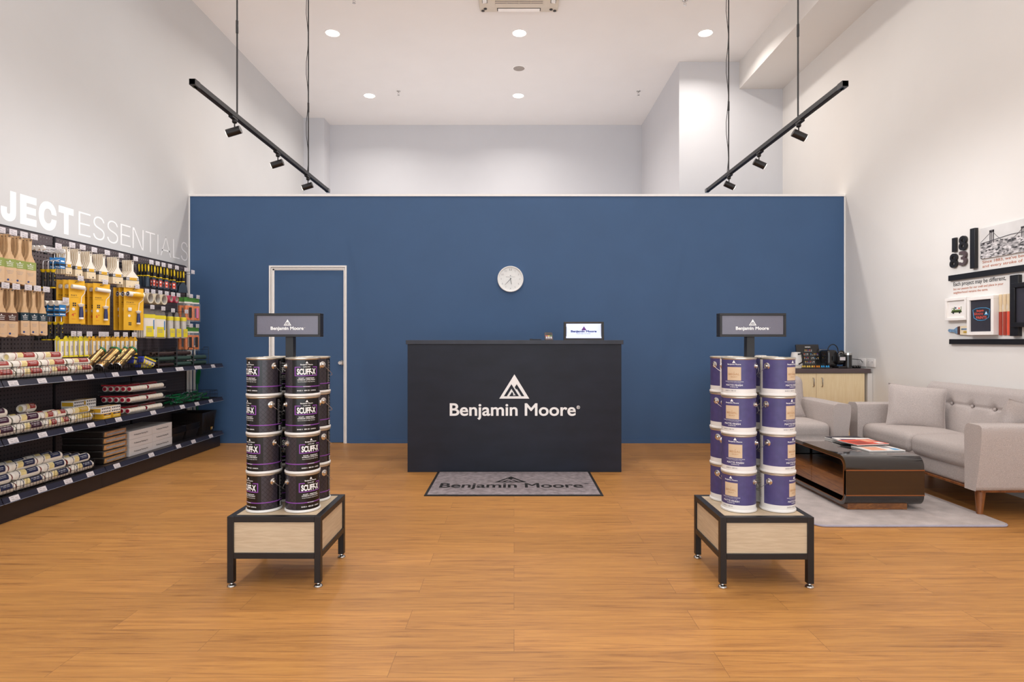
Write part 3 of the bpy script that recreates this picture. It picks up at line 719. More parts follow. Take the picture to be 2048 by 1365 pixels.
def cans(kind, cx0, azs, colr, gid, fx, rx_):
    P = can_proto(kind); ys = (3.085, 3.280); 
    xs = {'front left': (fx[0], ys[0]), 'front right': (fx[1], ys[0]), 'rear left': (rx_[0], ys[1]), 'rear right': (rx_[1], ys[1])}
    for lv in range(4):
        z = 0.3455+(3-lv)*0.1922
        for pos, (x, y) in xs.items():
            P.put((x, y, z), (0, 0, R(azs[pos][lv])), '%s paint can, %s in the %s stack on the %s display stand' % (colr, LV[lv], pos, gid), '%s paint cans' % colr)
cans('scuff', 0, {'front left': (-34, -45, -31, -38), 'front right': (33, 33, 48, 47), 'rear left': (20, 170, 60, 100), 'rear right': (-41, -38, -36, -34)}, 'black', 'left', (-1.268, -1.073), (-1.262, -1.080))
cans('regal', 0, {'front left': (-36, -43, -32, -47), 'front right': (32, 28, 34, 40), 'rear left': (-154, -146, -140, -142), 'rear right': (20, 70, 30, 100)}, 'violet', 'right', (1.141, 1.338), (1.147, 1.335))

# ---------------------------------------------------------------- ceiling fittings
names = {9.92: 'far row', 7.90: 'near row'}
pass
t = thing('downlight', 'x', 'ceiling light')
MB().lathe([(0.098, 0.0), (0.098, -0.006), (0.088, -0.008), (0.084, -0.001)], 'white', 36, cap0=False, cap1=False).build('trim_ring', t)
MB().lathe([(0.084, -0.003), (0.001, -0.003)], 'lamp', 36, cap0=False, cap1=False).build('lens', t)
P = Proto(t)
side = {DOWN_X[0]: 'left', DOWN_X[1]: 'middle', DOWN_X[2]: 'right'}
for yy in DOWN_Y[:2]:
    for xx in DOWN_X:
        if yy > 9 and xx > 2: continue
        P.put((xx, yy, CEIL), (0, 0, 0), 'lit round recessed downlight, %s of the %s on the ceiling' % (side[xx], names[yy]), 'recessed downlights')
t = thing('ceiling_speaker', 'small round grey speaker grille on the ceiling between two lit downlights', 'speaker', (0.073, 8.92, CEIL))
MB().lathe([(0.098, 0), (0.098, -0.006), (0.083, -0.009)], 'white', 36, cap0=False, cap1=False).build('ring', t)
MB().lathe([(0.083, -0.008), (0.001, -0.008)], 'grille', 36, cap0=False, cap1=False).build('grille', t)
t = thing('sprinkler', 'x', 'sprinkler')
MB().lathe([(0.032, 0), (0.030, -0.008), (0.012, -0.014)], 'steel', 20, cap0=False).build('escutcheon', t)
MB().cyl((0, 0, -0.01), (0, 0, -0.03), 0.008, 0.007, 'steel', 10).tube([(-0.008, 0, -0.028), (-0.016, 0, -0.045), (0, 0, -0.062)], 0.002, 'steel').tube([(0.008, 0, -0.028), (0.016, 0, -0.045), (0, 0, -0.062)], 0.002, 'steel').build('frame', t)
MB().lathe([(0.001, -0.064), (0.018, -0.064), (0.020, -0.067), (0.001, -0.067)], 'steel', 16).build('deflector', t)
P = Proto(t)
for px, py, lb in ((708, 7, 'small ceiling sprinkler at the top, left of the air conditioner'), (1370, 12, 'small ceiling sprinkler at the top, right of the air conditioner'), (797, 191, 'small ceiling sprinkler beside the far left downlight'), (1277, 191, 'small ceiling sprinkler near the pale column on the right')):
    D = 1215*3.93/(681-py); P.put(((px-1028)/1215*D, D, CEIL), (0, 0, 0), lb, 'ceiling sprinklers')
t = thing('air_conditioner', 'ivory ceiling cassette air conditioner at the top centre of the picture', 'air conditioner', (0.058, 6.86, CEIL))
q = MB(); q.rbox((0, 0, -0.022), (0.94, 0.94, 0.044), 0.02, 'acwhite', 3); q.build('fascia', t)
for a in range(4):
    TT = Matrix.Rotation(a*PI/2, 4, 'Z')
    MB(TT).box((0, 0.40, -0.045), (0.52, 0.06, 0.004), 'acdark').build('outlet', t)
    MB(TT @ Matrix.Translation((0, 0.40, -0.052)) @ Matrix.Rotation(R(-14), 4, 'X')).rbox((0, 0, 0), (0.5, 0.05, 0.006), 0.003, 'white', 2).build('louvre', t)
    MB(TT).lathe([(0.02, 0), (0.02, -0.004), (0.001, -0.004)], 'acdark', 14, Matrix.Translation((0.385, 0.40, -0.044))).lathe([(0.02, 0), (0.02, -0.004), (0.001, -0.004)], 'acdark', 14, Matrix.Translation((0.43, 0.43, -0.044))).build('corner_port', t)
q = MB(); 
for i in range(14): q.box((0, -0.26+i*0.04, -0.047), (0.56, 0.012, 0.006), 'grille')
for i in range(5): q.box((-0.28+i*0.14, 0, -0.047), (0.008, 0.56, 0.006), 'acwhite')
q.box((0, 0, -0.0445), (0.58, 0.58, 0.003), 'acwhite'); q.build('intake_grille', t)

# ---------------------------------------------------------------- track lights
def track(sgn, xt, y0, y1, zr, rods, spots, lab, spot_lab, aim):
    t = thing('light_track', lab, 'light track', (xt, y0, zr))
    MB().box((0, (y1-y0)/2, 0.009), (0.036, y1-y0, 0.034), 'black').box((0, (y1-y0)/2, -0.0085), (0.016, y1-y0-0.04, 0.002), 'acdark').build('rail', t, bevel=0.002)
    MB().box((0, 0.03, 0.009), (0.039, 0.06, 0.037), 'glossblack').build('end_cap', t); MB().box((0, y1-y0-0.03, 0.009), (0.039, 0.06, 0.037), 'glossblack').build('end_cap', t)
    for i, ry_ in enumerate(rods):
        MB().tube([(0, ry_-y0, 0.02), (0, ry_-y0, CEIL-zr)], 0.006, 'black', 8).lathe([(0.009, 0), (0.009, 0.09)], 'black', 10, Matrix.Translation((0, ry_-y0, 0.62))).build('hanging_rod', t)
        MB().lathe([(0.035, 0), (0.035, -0.03)], 'black', 16, Matrix.Translation((0, ry_-y0, CEIL-zr))).build('ceiling_rose', t)
        if i == 1:
            MB().tube([(0.012*math.sin(k_*1.3)-0.012, ry_-y0+0.004, 0.03+k_*0.12) for k_ in range(int((CEIL-zr)/0.12))], 0.003, 'black').build('power_cable', t)
    for sy_, lb in zip(spots, spot_lab):
        s = thing('spotlight', lb, 'spotlight', (xt, sy_, zr-0.008), group='black spotlights clipped to the %s track' % ('left' if sgn < 0 else 'right'))
        MB().box((0, 0, -0.006), (0.03, 0.085, 0.018), 'black').lathe([(0.017, 0), (0.017, -0.02), (0.012, -0.026)], 'black', 16, Matrix.Translation((0, 0.02, -0.012))).build('adapter', s, bevel=0.001)
        MB().tube([(0, 0.02, -0.03), (0, 0.02, -0.075)], 0.005, 'black', 8).build('stem', s)
        d_ = Vector((aim[0], aim[1], aim[2])).normalized(); c_ = Vector((0, 0.02, -0.095))
        a_ = c_-d_*0.045; b_ = c_+d_*0.055
        MB().cyl(a_, b_, 0.028, 0.028, 'black', 28).build('lamp_head', s)
        MB().cyl(b_-d_*0.002, b_+d_*0.0012, 0.0255, 0.0255, 'lamp', 24).build('lens', s)
        l = bpy.data.lights.new('spot_beam', 'SPOT'); l.energy = 34; l.spot_size = R(95); l.spot_blend = 0.9; l.shadow_soft_size = 0.025; l.color = (0.98, 0.98, 1.0)
        lo = bpy.data.objects.new('spot_beam', l); COL.objects.link(lo); lo.parent = s; lo.location = b_+d_*0.006
        lo.rotation_euler = d_.to_track_quat('-Z', 'Y').to_euler()
zt = 2.80
def ys(py): return 1215*(zt-EYE)/(681-py)
track(-1, -2.0, 3.775, 6.545, zt, (ys(238), ys(352)), (ys(238)-0.06, ys(304)-0.03, ys(352)-0.03),
      'black light track hanging on rods over the left side', ['black spotlight nearest the viewer on the left track', 'middle black spotlight on the left track', 'far black spotlight at the lower end of the left track'], (-0.92, -0.05, -0.30))
track(1, 2.075, 3.803, 6.545, zt, (ys(243), ys(350)), (ys(243)-0.03, ys(304)-0.03, ys(350)-0.03),
      'black light track hanging on rods over the right side', ['black spotlight nearest the viewer on the right track', 'middle black spotlight on the right track', 'far black spotlight at the lower end of the right track'], (0.88, -0.05, -0.42))
# ================================================================ lounge
# rug
t = thing('area_rug', 'pale grey rug with rounded corners under the dark coffee table', 'rug', (2.57, 4.75, 0))
def rrect(w_, d_, r, n=8):
    o = []
    for cx_, cy_, a0 in ((w_/2-r, d_/2-r, 0), (-w_/2+r, d_/2-r, 90), (-w_/2+r, -d_/2+r, 180), (w_/2-r, -d_/2+r, 270)):
        for i in range(n+1): a = R(a0+90*i/n); o.append((cx_+r*math.cos(a), cy_+r*math.sin(a)))
    return o
TZ2 = Matrix(((1,0,0,0),(0,0,1,0),(0,-1,0,0),(0,0,0,1)))
o_ = rrect(1.24, 1.70, 0.06)
MB().prism([(x, y) for x, y in o_], -0.014, -0.0005, 'rug', TZ2).build('pile', t)
MB().tube([(x*1.004, -y*1.003, 0.007) for x, y in o_], 0.007, 'rugedge', 8, closed=True).build('binding', t)

# coffee table: rounded lacquer loop run across x
X0, X1, YA, YB, Z0, Z1 = 2.305, 2.85, 4.22, 5.25, 0.06, 0.39
t = thing('coffee_table', 'low dark glossy coffee table with rounded ends standing on the grey rug', 'coffee table', (X0, YA, 0.016))
o_in = Matrix.Translation((0, 0, -0.016))
def loop(ya, yb, z0, z1, r, n=8):
    o = []
    for cy_, cz_, a0 in ((yb-r, z1-r, 0), (ya+r, z1-r, 90), (ya+r, z0+r, 180), (yb-r, z0+r, 270)):
        for i in range(n+1): a = R(a0+90*i/n); o.append((cy_+r*math.cos(a), cz_+r*math.sin(a)))
    return o
L1, H1, W1 = YB-YA, Z1-Z0, X1-X0
def ringx(ya, yb, z0, z1, r, th, x0, x1, m, me):
    """closed band: outer/inner loop extruded along x"""
    a = loop(ya, yb, z0, z1, r); b = loop(ya+th, yb-th, z0+th, z1-th, max(r-th, 0.01)); n = len(a)
    q = MB(o_in); vs = [(x0, y, z) for y, z in a]+[(x0, y, z) for y, z in b]+[(x1, y, z) for y, z in a]+[(x1, y, z) for y, z in b]
    f1 = [(i, 2*n+i, 2*n+(i+1) % n, (i+1) % n) for i in range(n)]; f2 = [(n+i, n+(i+1) % n, 3*n+(i+1) % n, 3*n+i) for i in range(n)]
    f3 = [(i, (i+1) % n, n+(i+1) % n, n+i) for i in range(n)]; f4 = [(2*n+i, 3*n+i, 3*n+(i+1) % n, 2*n+(i+1) % n) for i in range(n)]
    q.add(vs, f1+f2, m); q.add(vs, f3+f4, me); return q
ringx(0, L1, 0.042, Z1, 0.075, 0.026, 0, W1, 'gloss', 'gloss').build('shell', t)
# near-end panel and copper strips
q = MB(o_in); q.box2((0.0, -0.004, 0.125), (W1, 0.02, 0.29), 'brownglass'); q.build('end_panel', t)
q = MB(o_in)
for z in (0.118, 0.292): q.box2((0.0, -0.006, z), (W1, 0.012, z+0.008), 'copper')
a_ = loop(0.027, L1-0.027, 0.068, Z1-0.027, 0.05); q.tube([(-0.001, y, z) for y, z in a_], 0.0028, 'copper', 4, closed=True); q.build('copper_trim', t)
q = MB(o_in); q.box2((0.02, 0.05, 0.10), (W1-0.02, L1-0.05, 0.225), 'walnut'); q.build('drawer_box', t)
MB(o_in).box2((0.014, 0.06, 0.105), (0.02, L1/2-0.003, 0.222), 'walnut').build('drawer', t); MB(o_in).box2((0.014, L1/2+0.003, 0.105), (0.02, L1-0.06, 0.222), 'walnut').build('drawer', t)
MB(o_in).box2((0.25, 0.05, 0.225), (0.27, L1-0.05, Z1-0.018), 'gloss').build('divider', t)
MB().box2((0.03, 0.03, 0.0), (W1-0.10, L1-0.12, 0.045), 'walnut').build('plinth', t)
mags = [((2.735, 4.93), 97, 'dark', 'magazine with a dark photo cover, furthest on the coffee table', 'chalk', 0.012), ((2.72, 4.80), 84, 'w', 'open white magazine in the middle of the coffee table pile', 'paperwhite', 0.007),
        ((2.70, 4.67), 101, 'c', 'magazine with an orange and red cover on the coffee table', 'coral', 0.006), ((2.72, 4.51), 94, 'f', 'white magazine with mixed pictures, nearest the viewer on the coffee table', 'paperwhite', 0.008)]
for i, ((x, y), a, k_, lb, cm, th) in enumerate(mags):
    zz = Z1+0.0008+(0.0, 0.0135, 0.0215, 0.0)[i]+(0.0008 if i == 3 else 0)
    t = thing('magazine', lb, 'magazine', (x-0.02, y, zz), rz=R(a), rx=(0, 0, 0, R(0))[i])
    MB().box((0, 0, th/2), (0.21, 0.275, th-0.001), 'paperwhite').build('pages', t)
    q = MB(); q.box((0, 0, th+0.0003), (0.212, 0.277, 0.001), cm)
    cs = ['greyfilm', 'chalk', 'paperwhite'] if i == 0 else ['navy', 'paperwhite', 'brick'] if i == 1 else ['brick', 'peach', 'paperwhite'] if i == 2 else ['peach', 'grey_print', 'neonblue']
    q.box((-0.03, 0.05, th+0.0012), (0.13, 0.12, 0.0006), cs[0]); q.box((0.04, -0.07, th+0.0012), (0.10, 0.07, 0.0006), cs[1]); q.box((-0.06, -0.09, th+0.0012), (0.06, 0.05, 0.0006), cs[2]); q.build('cover', t)

# sofa along the right wall, facing -x
SY0, SY1 = 4.02, 5.55
t = thing('sofa', 'grey two seat sofa with button back against the cream wall', 'sofa', (3.45, 4.78, 0))
Ts = Matrix.Translation((-3.45, -4.78, 0))
MB(Ts).rbox((3.44, 4.785, 0.265), (0.60, 1.40, 0.15), 0.03, 'sofa').build('base', t)
MB(Ts).box2((3.135, 4.075, 0.176), (3.78, 5.495, 0.194), 'legwood').build('wooden_rail', t, bevel=0.004)
for yc in (4.46, 5.115):
    MB(Ts).rbox((3.36, yc, 0.385), (0.50, 0.65, 0.15), 0.05, 'sofa', 6, puff=0.02).build('seat_cushion', t)
# backrest: leaning slab with rounded top
bk = MB(Ts @ Matrix.Translation((3.685, 4.785, 0.28)) @ Matrix.Rotation(R(9), 4, 'Y'))
ny, nz = 100, 56; Hb, Wb, Tb = 0.56, 1.37, 0.15
btn = [(-0.575+0.23*i, 0.385) for i in range(6)]
def dimp(y, z):
    d_ = 0
    for by, bz in btn: d_ += 0.026*math.exp(-((y-by)**2+(z-bz)**2)/0.0009)+0.008*math.exp(-((y-by)**2+(z-bz)**2)/0.006)
    d_ += 0.011*math.exp(-((z-0.385)**2)/0.00010)
    return d_
vs = []; 
for side_ in (0, 1):
    for i in range(ny+1):
        for j in range(nz+1):
            u = i/ny; y = (u-0.5)*Wb; z = Hb*j/nz
            e1 = min(1, (0.5-abs(u-0.5))*Wb/0.06); e2 = min(1, (Hb-z)/0.07); e = math.sqrt(max(0, 1-(1-e1)**2))*math.sqrt(max(0, 1-(1-e2)**2))
            x = -Tb/2*e+dimp(y, z)*e if side_ == 0 else Tb/2*e
            vs.append((x, y, z))
K = (ny+1)*(nz+1); fs = []
for i in range(ny):
    for j in range(nz):
        a = i*(nz+1)+j; fs.append((a, a+1, a+nz+2, a+nz+1)); fs.append((K+a, K+a+nz+1, K+a+nz+2, K+a+1))
bk.add(vs, fs, 'sofa'); bk = bk.build('backrest', t)
for by, bz in btn:
    MB(Ts @ Matrix.Translation((3.685, 4.785, 0.28)) @ Matrix.Rotation(R(9), 4, 'Y')).rbox((-Tb/2+0.026, by, bz), (0.012, 0.024, 0.024), 0.006, 'sofa', 3).build('button', bk)
def arm(T, L, flip, parent, hgt=0.445):
    """flared upholstered arm: cross-section in local xz (x outward), length along local y"""
    s = flip; o = [(-0.055, 0), (0.045, 0), (0.075, 0.18), (0.095, 0.34), (0.098, 0.40)]
    o += [(0.075+0.023*math.cos(R(a)), 0.415+0.028*math.sin(R(a))) for a in (20, 50, 80)]
    o += [(-0.02, hgt+0.002), (-0.045, hgt-0.012), (-0.058, 0.40)]
    q = MB(T); q.prism([(s*x, z) for x, z in o], 0, L, 'sofa'); return q.build('arm', parent, bevel=0.028, seg=4)
Rz = Matrix.Rotation(R(-90), 4, 'Z')     # local x -> -y ; local y -> +x
arm(Ts @ Matrix.Translation((3.07, 4.085, 0.194)) @ Rz, 0.69, 1, t)
arm(Ts @ Matrix.Translation((3.07, 5.485, 0.194)) @ Rz, 0.69, -1, t)
for x, y, dx, dy in ((3.2, 4.17, -0.02, -0.02), (3.2, 5.40, -0.02, 0.02), (3.7, 4.17, 0.02, -0.02), (3.7, 5.40, 0.02, 0.02)):
    MB(Ts).cyl((x, y, 0.178), (x+dx, y+dy, 0.0), 0.034, 0.017, 'legwood', 20).build('leg', t)
def pillow(name, lab, loc, rot, w_, h_, th):
    t = thing(name, lab, 'cushion', loc); t.rotation_euler = rot
    n = 20; vs = []; fs = []
    for s in (-1, 1):
        for i in range(n+1):
            for j in range(n+1):
                u, v = -1+2*i/n, -1+2*j/n
                e = (1-abs(u)**2.6)**0.62*(1-abs(v)**2.6)**0.62 if abs(u) < 1 and abs(v) < 1 else 0
                pin = 1-0.06*(1-abs(v)**2)*abs(u)**3; pin2 = 1-0.06*(1-abs(u)**2)*abs(v)**3
                wr = 0.004*math.sin(9*u+4*v)*e
                vs.append((u*w_/2*pin, s*(th/2*e)+wr, v*h_/2*pin2))
    K = (n+1)**2
    for i in range(n):
        for j in range(n):
            a = i*(n+1)+j; fs.append((a, a+n+1, a+n+2, a+1)); fs.append((K+a, K+a+1, K+a+n+2, K+a+n+1))
    MB().add(vs, fs, 'sofa').build('cover', t)
    pts = []
    for k_ in range(64):
        s4 = k_/16; sd = int(s4); f = (s4-sd)*2-1
        u, v = [(f, -1), (1, f), (-f, 1), (-1, -f)][sd]
        pin = 1-0.06*(1-abs(v)**2)*abs(u)**3; pin2 = 1-0.06*(1-abs(u)**2)*abs(v)**3
        pts.append((u*w_/2*pin, 0, v*h_/2*pin2))
    MB().tube(pts, 0.0035, 'sofa', 6, closed=True).build('piping', t)
    return t
pillow('cushion', 'square grey scatter cushion leaning at the far end of the sofa', (3.43, 5.18, 0.630), (R(-16), R(5), R(-24)), 0.43, 0.375, 0.13)
pillow('cushion', 'grey scatter cushion at the near end of the sofa, cut by the picture edge', (3.50, 4.24, 0.60), (R(12), R(8), R(28)), 0.42, 0.36, 0.13)
# armchair facing the viewer
t = thing('armchair', 'grey armchair half hidden behind the violet paint cans, facing the viewer', 'armchair', (2.50, 5.72, 0))
Ta = Matrix.Translation((-2.50, -5.72, 0))
MB(Ta).rbox((2.50, 5.70, 0.265), (0.70, 0.58, 0.15), 0.03, 'sofa').build('base', t)
MB(Ta).box2((2.13, 5.38, 0.176), (2.87, 6.08, 0.194), 'legwood').build('wooden_rail', t, bevel=0.004)
MB(Ta).rbox((2.50, 5.66, 0.385), (0.64, 0.54, 0.15), 0.05, 'sofa', 6, puff=0.02).build('seat_cushion', t)
MB(Ta @ Matrix.Translation((2.49, 6.03, 0.56)) @ Matrix.Rotation(R(-8), 4, 'X')).rbox((0, 0, 0), (0.76, 0.15, 0.58), 0.075, 'sofa', 6).build('backrest', t)
arm(Ta @ Matrix.Translation((2.875, 5.355, 0.194)), 0.66, 1, t)
arm(Ta @ Matrix.Translation((2.125, 5.355, 0.194)), 0.66, -1, t)
for x, y in ((2.2, 5.45), (2.8, 5.45), (2.2, 6.0), (2.8, 6.0)):
    MB(Ta).cyl((x, y, 0.178), (x, y, 0.0), 0.034, 0.017, 'legwood', 16).build('leg', t)
pillow('cushion', 'grey scatter cushion on the armchair, only its corner showing beside the cans', (2.60, 5.80, 0.575), (R(-16), R(-10), R(6)), 0.30, 0.26, 0.10)

# ---------------------------------------------------------------- cabinet against the blue wall
KY = 6.53
t = thing('storage_cabinet', 'pale wood storage cabinet with steel handles standing against the blue wall', 'cabinet', (2.99, KY, 0))
Tk = Matrix.Translation((-2.99, -KY, 0))
MB(Tk).box2((2.37, KY+0.018, 0.05), (3.77, WY-0.014, 0.845), 'cabinet_wood').box2((2.40, KY+0.05, 0), (3.75, WY-0.014, 0.05), 'black').build('carcass', t)
for i in range(3):
    a, wd_ = ((2.37, 0.36), (2.73, 0.52), (3.25, 0.52))[i]
    dr = MB(Tk).box2((a+0.0015, KY, 0.06), (a+wd_-0.0015, KY+0.017, 0.842), 'cabinet_wood').build('door', t, bevel=0.001)
    hx = a+wd_-0.037 if i < 2 else a+0.055
    MB(Tk).tube([(hx, KY, 0.795), (hx, KY-0.02, 0.793), (hx, KY-0.027, 0.78), (hx, KY-0.027, 0.715), (hx, KY-0.02, 0.702), (hx, KY, 0.70)], 0.0055, 'steel', 8).build('handle', dr)
MB(Tk).box2((2.36, KY-0.012, 0.846), (3.83, WY-0.014, 0.893), 'slate').build('worktop', t, bevel=0.002)
MB(Tk).box2((3.802, KY+0.0, 0.0), (3.853, WY-0.014, 0.845), 'wall_cream').build('filler_panel', t)
ZT = 0.8935
def kx_(px, D): return (px-1028)/1215*D
# capsule display board
t = thing('capsule_board', 'black leaning display board of coloured coffee capsules on the cabinet', 'display board', (kx_(1619, 6.83), 6.83, ZT))
Tb_ = Matrix.Rotation(R(-10), 4, 'X')
MB(Tb_).prism([(-0.128, 0), (0.132, 0), (0.122, 0.262), (-0.134, 0.262)], 0, 0.02, 'glossblack').build('board', t, bevel=0.004)
MB().prism([(0, 0), (0.09, 0), (0.05, 0.2)], -0.01, 0.01, 'glossblack', Matrix.Rotation(R(90), 4, 'Z') @ Matrix.Translation((0.01, 0, 0))).build('prop', t)
MB(Tb_).text('NESPRESSO', (-0.002, -0.0012, 0.228), (1, 0, 0), (0, 0, 1), 0.009, 'ink_white', 0.03, width=0.062).build('heading', t)
cols = ['caporange', 'capblue', 'coral', 'capgold', 'paperwhite', 'violet', 'brown', 'steel']
q = MB(Tb_); k_ = 0
for z, xs in ((0.198, [-0.034+i*0.018 for i in range(5)]), (0.155, [-0.085+i*0.019 for i in range(5)]+[0.028+i*0.019 for i in range(5)]), (0.112, [-0.085+i*0.019 for i in range(5)]+[0.030+i*0.019 for i in range(5)]), (0.066, [-0.04+i*0.019 for i in range(6)])):
    for x in xs:
        q.lathe([(0.006, 0), (0.005, 0.003), (0.001, 0.004)], cols[(k_*5+int(z*100)) % 8], 10, Matrix.Translation((x, -0.0005, z)) @ Matrix.Rotation(R(90), 4, 'X')); q.box((x, -0.0008, z-0.013), (0.007, 0.001, 0.005), 'ink_white'); k_ += 1
q = q.build('sample_capsules', t); q['kind'] = 'stuff'
# capsule tray
t = thing('capsule_tray', 'flat black tray holding coloured capsules in front of the leaning board', 'tray', (kx_(1637, 6.62), 6.62, ZT))
MB().box2((-0.19, -0.03, 0), (0.135, 0.05, 0.012), 'glossblack').build('tray', t, bevel=0.002)
for i in range(12):
    nm = 'gold' if i < 5 else ('amber' if i < 8 else 'blue'); mm = 'capgold' if i < 5 else ('caporange' if i < 8 else 'capblue')
    c_ = tag(MB(Matrix.Translation((kx_(1637, 6.62)-0.17+i*0.026, 6.625+0.008*(i % 2), ZT+0.0125))).lathe([(0.0125, 0), (0.0125, 0.0015), (0.0105, 0.002), (0.008, 0.017), (0.004, 0.019), (0.001, 0.019)], mm, 16).build('coffee_capsule'),
             'small %s foil coffee capsule, %s in the tray counted from the left' % (nm, ORD[i] if 0 < i < 10 else ('first' if i == 0 else ('eleventh' if i == 10 else 'twelfth'))), 'coffee capsule', 'foil capsules in the black tray')
# kettle
t = thing('kettle', 'white jug kettle with black handle, left of the capsule board', 'kettle', (kx_(1592, 6.66), 6.66, ZT))
MB().lathe([(0.058, 0), (0.062, 0.006), (0.062, 0.018), (0.056, 0.024)], 'acwhite', 32).build('power_base', t)
MB().lathe([(0.058, 0.025), (0.066, 0.04), (0.060, 0.09), (0.050, 0.15), (0.047, 0.165)], 'kettlewhite', 32).build('body', t)
MB().lathe([(0.047, 0.166), (0.045, 0.175), (0.001, 0.178)], 'kettlewhite', 32, cap0=False, cap1=False).build('lid', t)
MB().tube([(0.0, -0.05, 0.155), (0.03, -0.085, 0.16), (0.035, -0.09, 0.12), (0.03, -0.085, 0.07), (0.0, -0.064, 0.045)], 0.008, 'glossblack', 8).build('handle', t)
# tissue box behind the cans, plus a clear glass
t = thing('paper_stack', 'small stack of crumpled white napkins behind the violet cans', 'napkins', (kx_(1521, 6.7), 6.7, ZT))
q = MB()
for i in range(6): q.rbox((0.004*(i % 2), 0, 0.010+i*0.024), (0.10-0.004*(i % 3), 0.09, 0.022), 0.006, 'paperwhite', 2)
q.build('napkins', t)
# coffee machine
t = thing('coffee_machine', 'black capsule coffee machine with arched handle on the cabinet', 'coffee machine', (kx_(1668, 6.74), 6.74, ZT))
MB().rbox((-0.035, 0.06, 0.10), (0.12, 0.20, 0.20), 0.03, 'glossblack', 4).build('body', t)
MB().rbox((0.03, -0.03, 0.105), (0.085, 0.15, 0.135), 0.03, 'glossblack', 4).build('brew_head', t)
q = MB(); q.tube([(-0.068, 0.02, 0.17)]+[(-0.012+0.058*math.cos(R(a)), 0.0, 0.185+0.075*math.sin(R(a))) for a in range(180, -1, -20)]+[(0.046, -0.02, 0.15)], 0.0055, 'blackplastic', 8); q.build('carry_handle', t)
q = MB(); q.tube([(0.0, -0.075, 0.10), (0.0, -0.09, 0.15), (0.012, -0.095, 0.172), (0.04, -0.095, 0.175), (0.055, -0.09, 0.15), (0.055, -0.075, 0.1)], 0.004, 'chrome', 8); q.build('lever', t)
MB(Matrix.Translation((0.042, -0.075, 0.16)) @ Matrix.Rotation(R(90), 4, 'X')).lathe([(0.034, 0), (0.036, 0.004), (0.03, 0.012), (0.001, 0.013)], 'blackplastic', 24).build('capsule_door', t)
MB().rbox((0.03, -0.115, 0.105), (0.075, 0.014, 0.05), 0.005, 'blackplastic', 2).box((0.03, -0.1225, 0.105), (0.060, 0.001, 0.036), 'tag').build('front_plate', t)['label'] = 'front plate with a white sticker'
MB().rbox((0.03, -0.085, 0.012), (0.10, 0.10, 0.024), 0.008, 'glossblack', 3).build('drip_tray', t)
MB().rbox((-0.035, 0.18, 0.11), (0.11, 0.06, 0.19), 0.015, 'greyfilm', 3).build('water_tank', t)
# milk frother
t = thing('milk_frother', 'black cylindrical milk frother with steel collar, right of the coffee machine', 'milk frother', (kx_(1695, 6.66), 6.66, ZT))
MB().lathe([(0.048, 0), (0.05, 0.004), (0.046, 0.012), (0.044, 0.014)], 'glossblack', 32).build('base', t)
MB().lathe([(0.044, 0.014), (0.0445, 0.145)], 'glossblack', 32).build('body', t)
MB().lathe([(0.0455, 0.1455), (0.0455, 0.168)], 'chrome', 32).build('collar', t)
MB().lathe([(0.044, 0.1685), (0.045, 0.180), (0.001, 0.182)], 'teagreen', 32).build('lid', t)
# capsule holder: cluster of black balls
t = thing('capsule_holder', 'cluster of small black round pots right of the milk frother', 'pots', (kx_(1713, 6.66), 6.66, ZT))
for i in range(3):
    for j in range(2):
        MB(Matrix.Translation((-0.026+i*0.026, -0.014+j*0.028, 0.0))).lathe([(0.008, 0), (0.0125, 0.006), (0.0135, 0.016), (0.010, 0.028), (0.001, 0.032)], 'glossblack', 14).build('pot', t)
# wall sockets on the right wall
for y_, lb in ((6.72, 'white double power socket on the cream wall, with a black cable plugged in'), (6.55, 'white double power socket on the cream wall nearest the cabinet end')):
    t = thing('power_socket', lb, 'power socket', (RX, y_, 0.955))
    MB().rbox((-0.006, 0, 0), (0.012, 0.15, 0.09), 0.004, 'paperwhite', 2).build('plate', t)
    for s in (-1, 1): MB().box((-0.0125, s*0.035, 0.005), (0.002, 0.03, 0.03), 'lipwhite').box((-0.0135, s*0.035, 0.012), (0.001, 0.004, 0.008), 'ink').build('outlet', t)
t = tag(MB().tube([(3.64, 6.70, 0.99), (3.72, 6.66, 0.994), (3.80, 6.66, 0.985), (3.838, 6.69, 0.957)], 0.0035, 'wire', 6).tube([(3.64, 6.70, 0.99), (3.635, 6.72, 0.9)], 0.0035, 'wire', 6).build('power_cable'), 'thin black cable running from behind the frother to the wall socket', 'cable')

# ================================================================ graphics on the right wall
def ry(px): return 3.856*1215/(px-1028)
def rz_(px, py): return 1.2+(681-py)*3.856/(px-1028)
UX, UZ = (0, -1, 0), (0, 0, 1)
def wallbox(ya, yb, z0, z1, th, m, back=0.0): return MB().box2((RX-th-back, min(ya, yb), z0), (RX-back, max(ya, yb), z1), m)
WX = RX-0.0006
def wtext(name, s, y, z, h, m, lab, width=None, bold=0.0, extr=0.0, lift=0.0, cat='wall lettering', sp=1.0):
    q = MB(); q.text(s, (WX, y, z), UX, UZ, h, m, bold, width=width, extrude=extr, lift=lift, res=5, spacing=sp); return tag(q.build(name), lab, cat)
def digit(s, y, z, m, lab):
    q = MB(); q.text(s, (RX-0.012, y-0.006, z), UX, UZ, 0.118, m, 0.022, width=(0.086 if s != '1' else 0.046), extrude=0.05, res=6); return tag(q.build('raised_number'), lab, 'number')
digit('1', 5.305, 1.975, 'black', 'raised dark number 1 on the cream wall, top left of the date')
digit('8', 5.205, 1.975, 'black', 'raised dark number 8 on the cream wall, top right of the date')
digit('8', 5.315, 1.838, 'black', 'raised dark number 8 on the cream wall, lower left of the date')
digit('3', 5.205, 1.845, 'slate', 'raised lighter grey number 3 on the cream wall, lower right of the date')
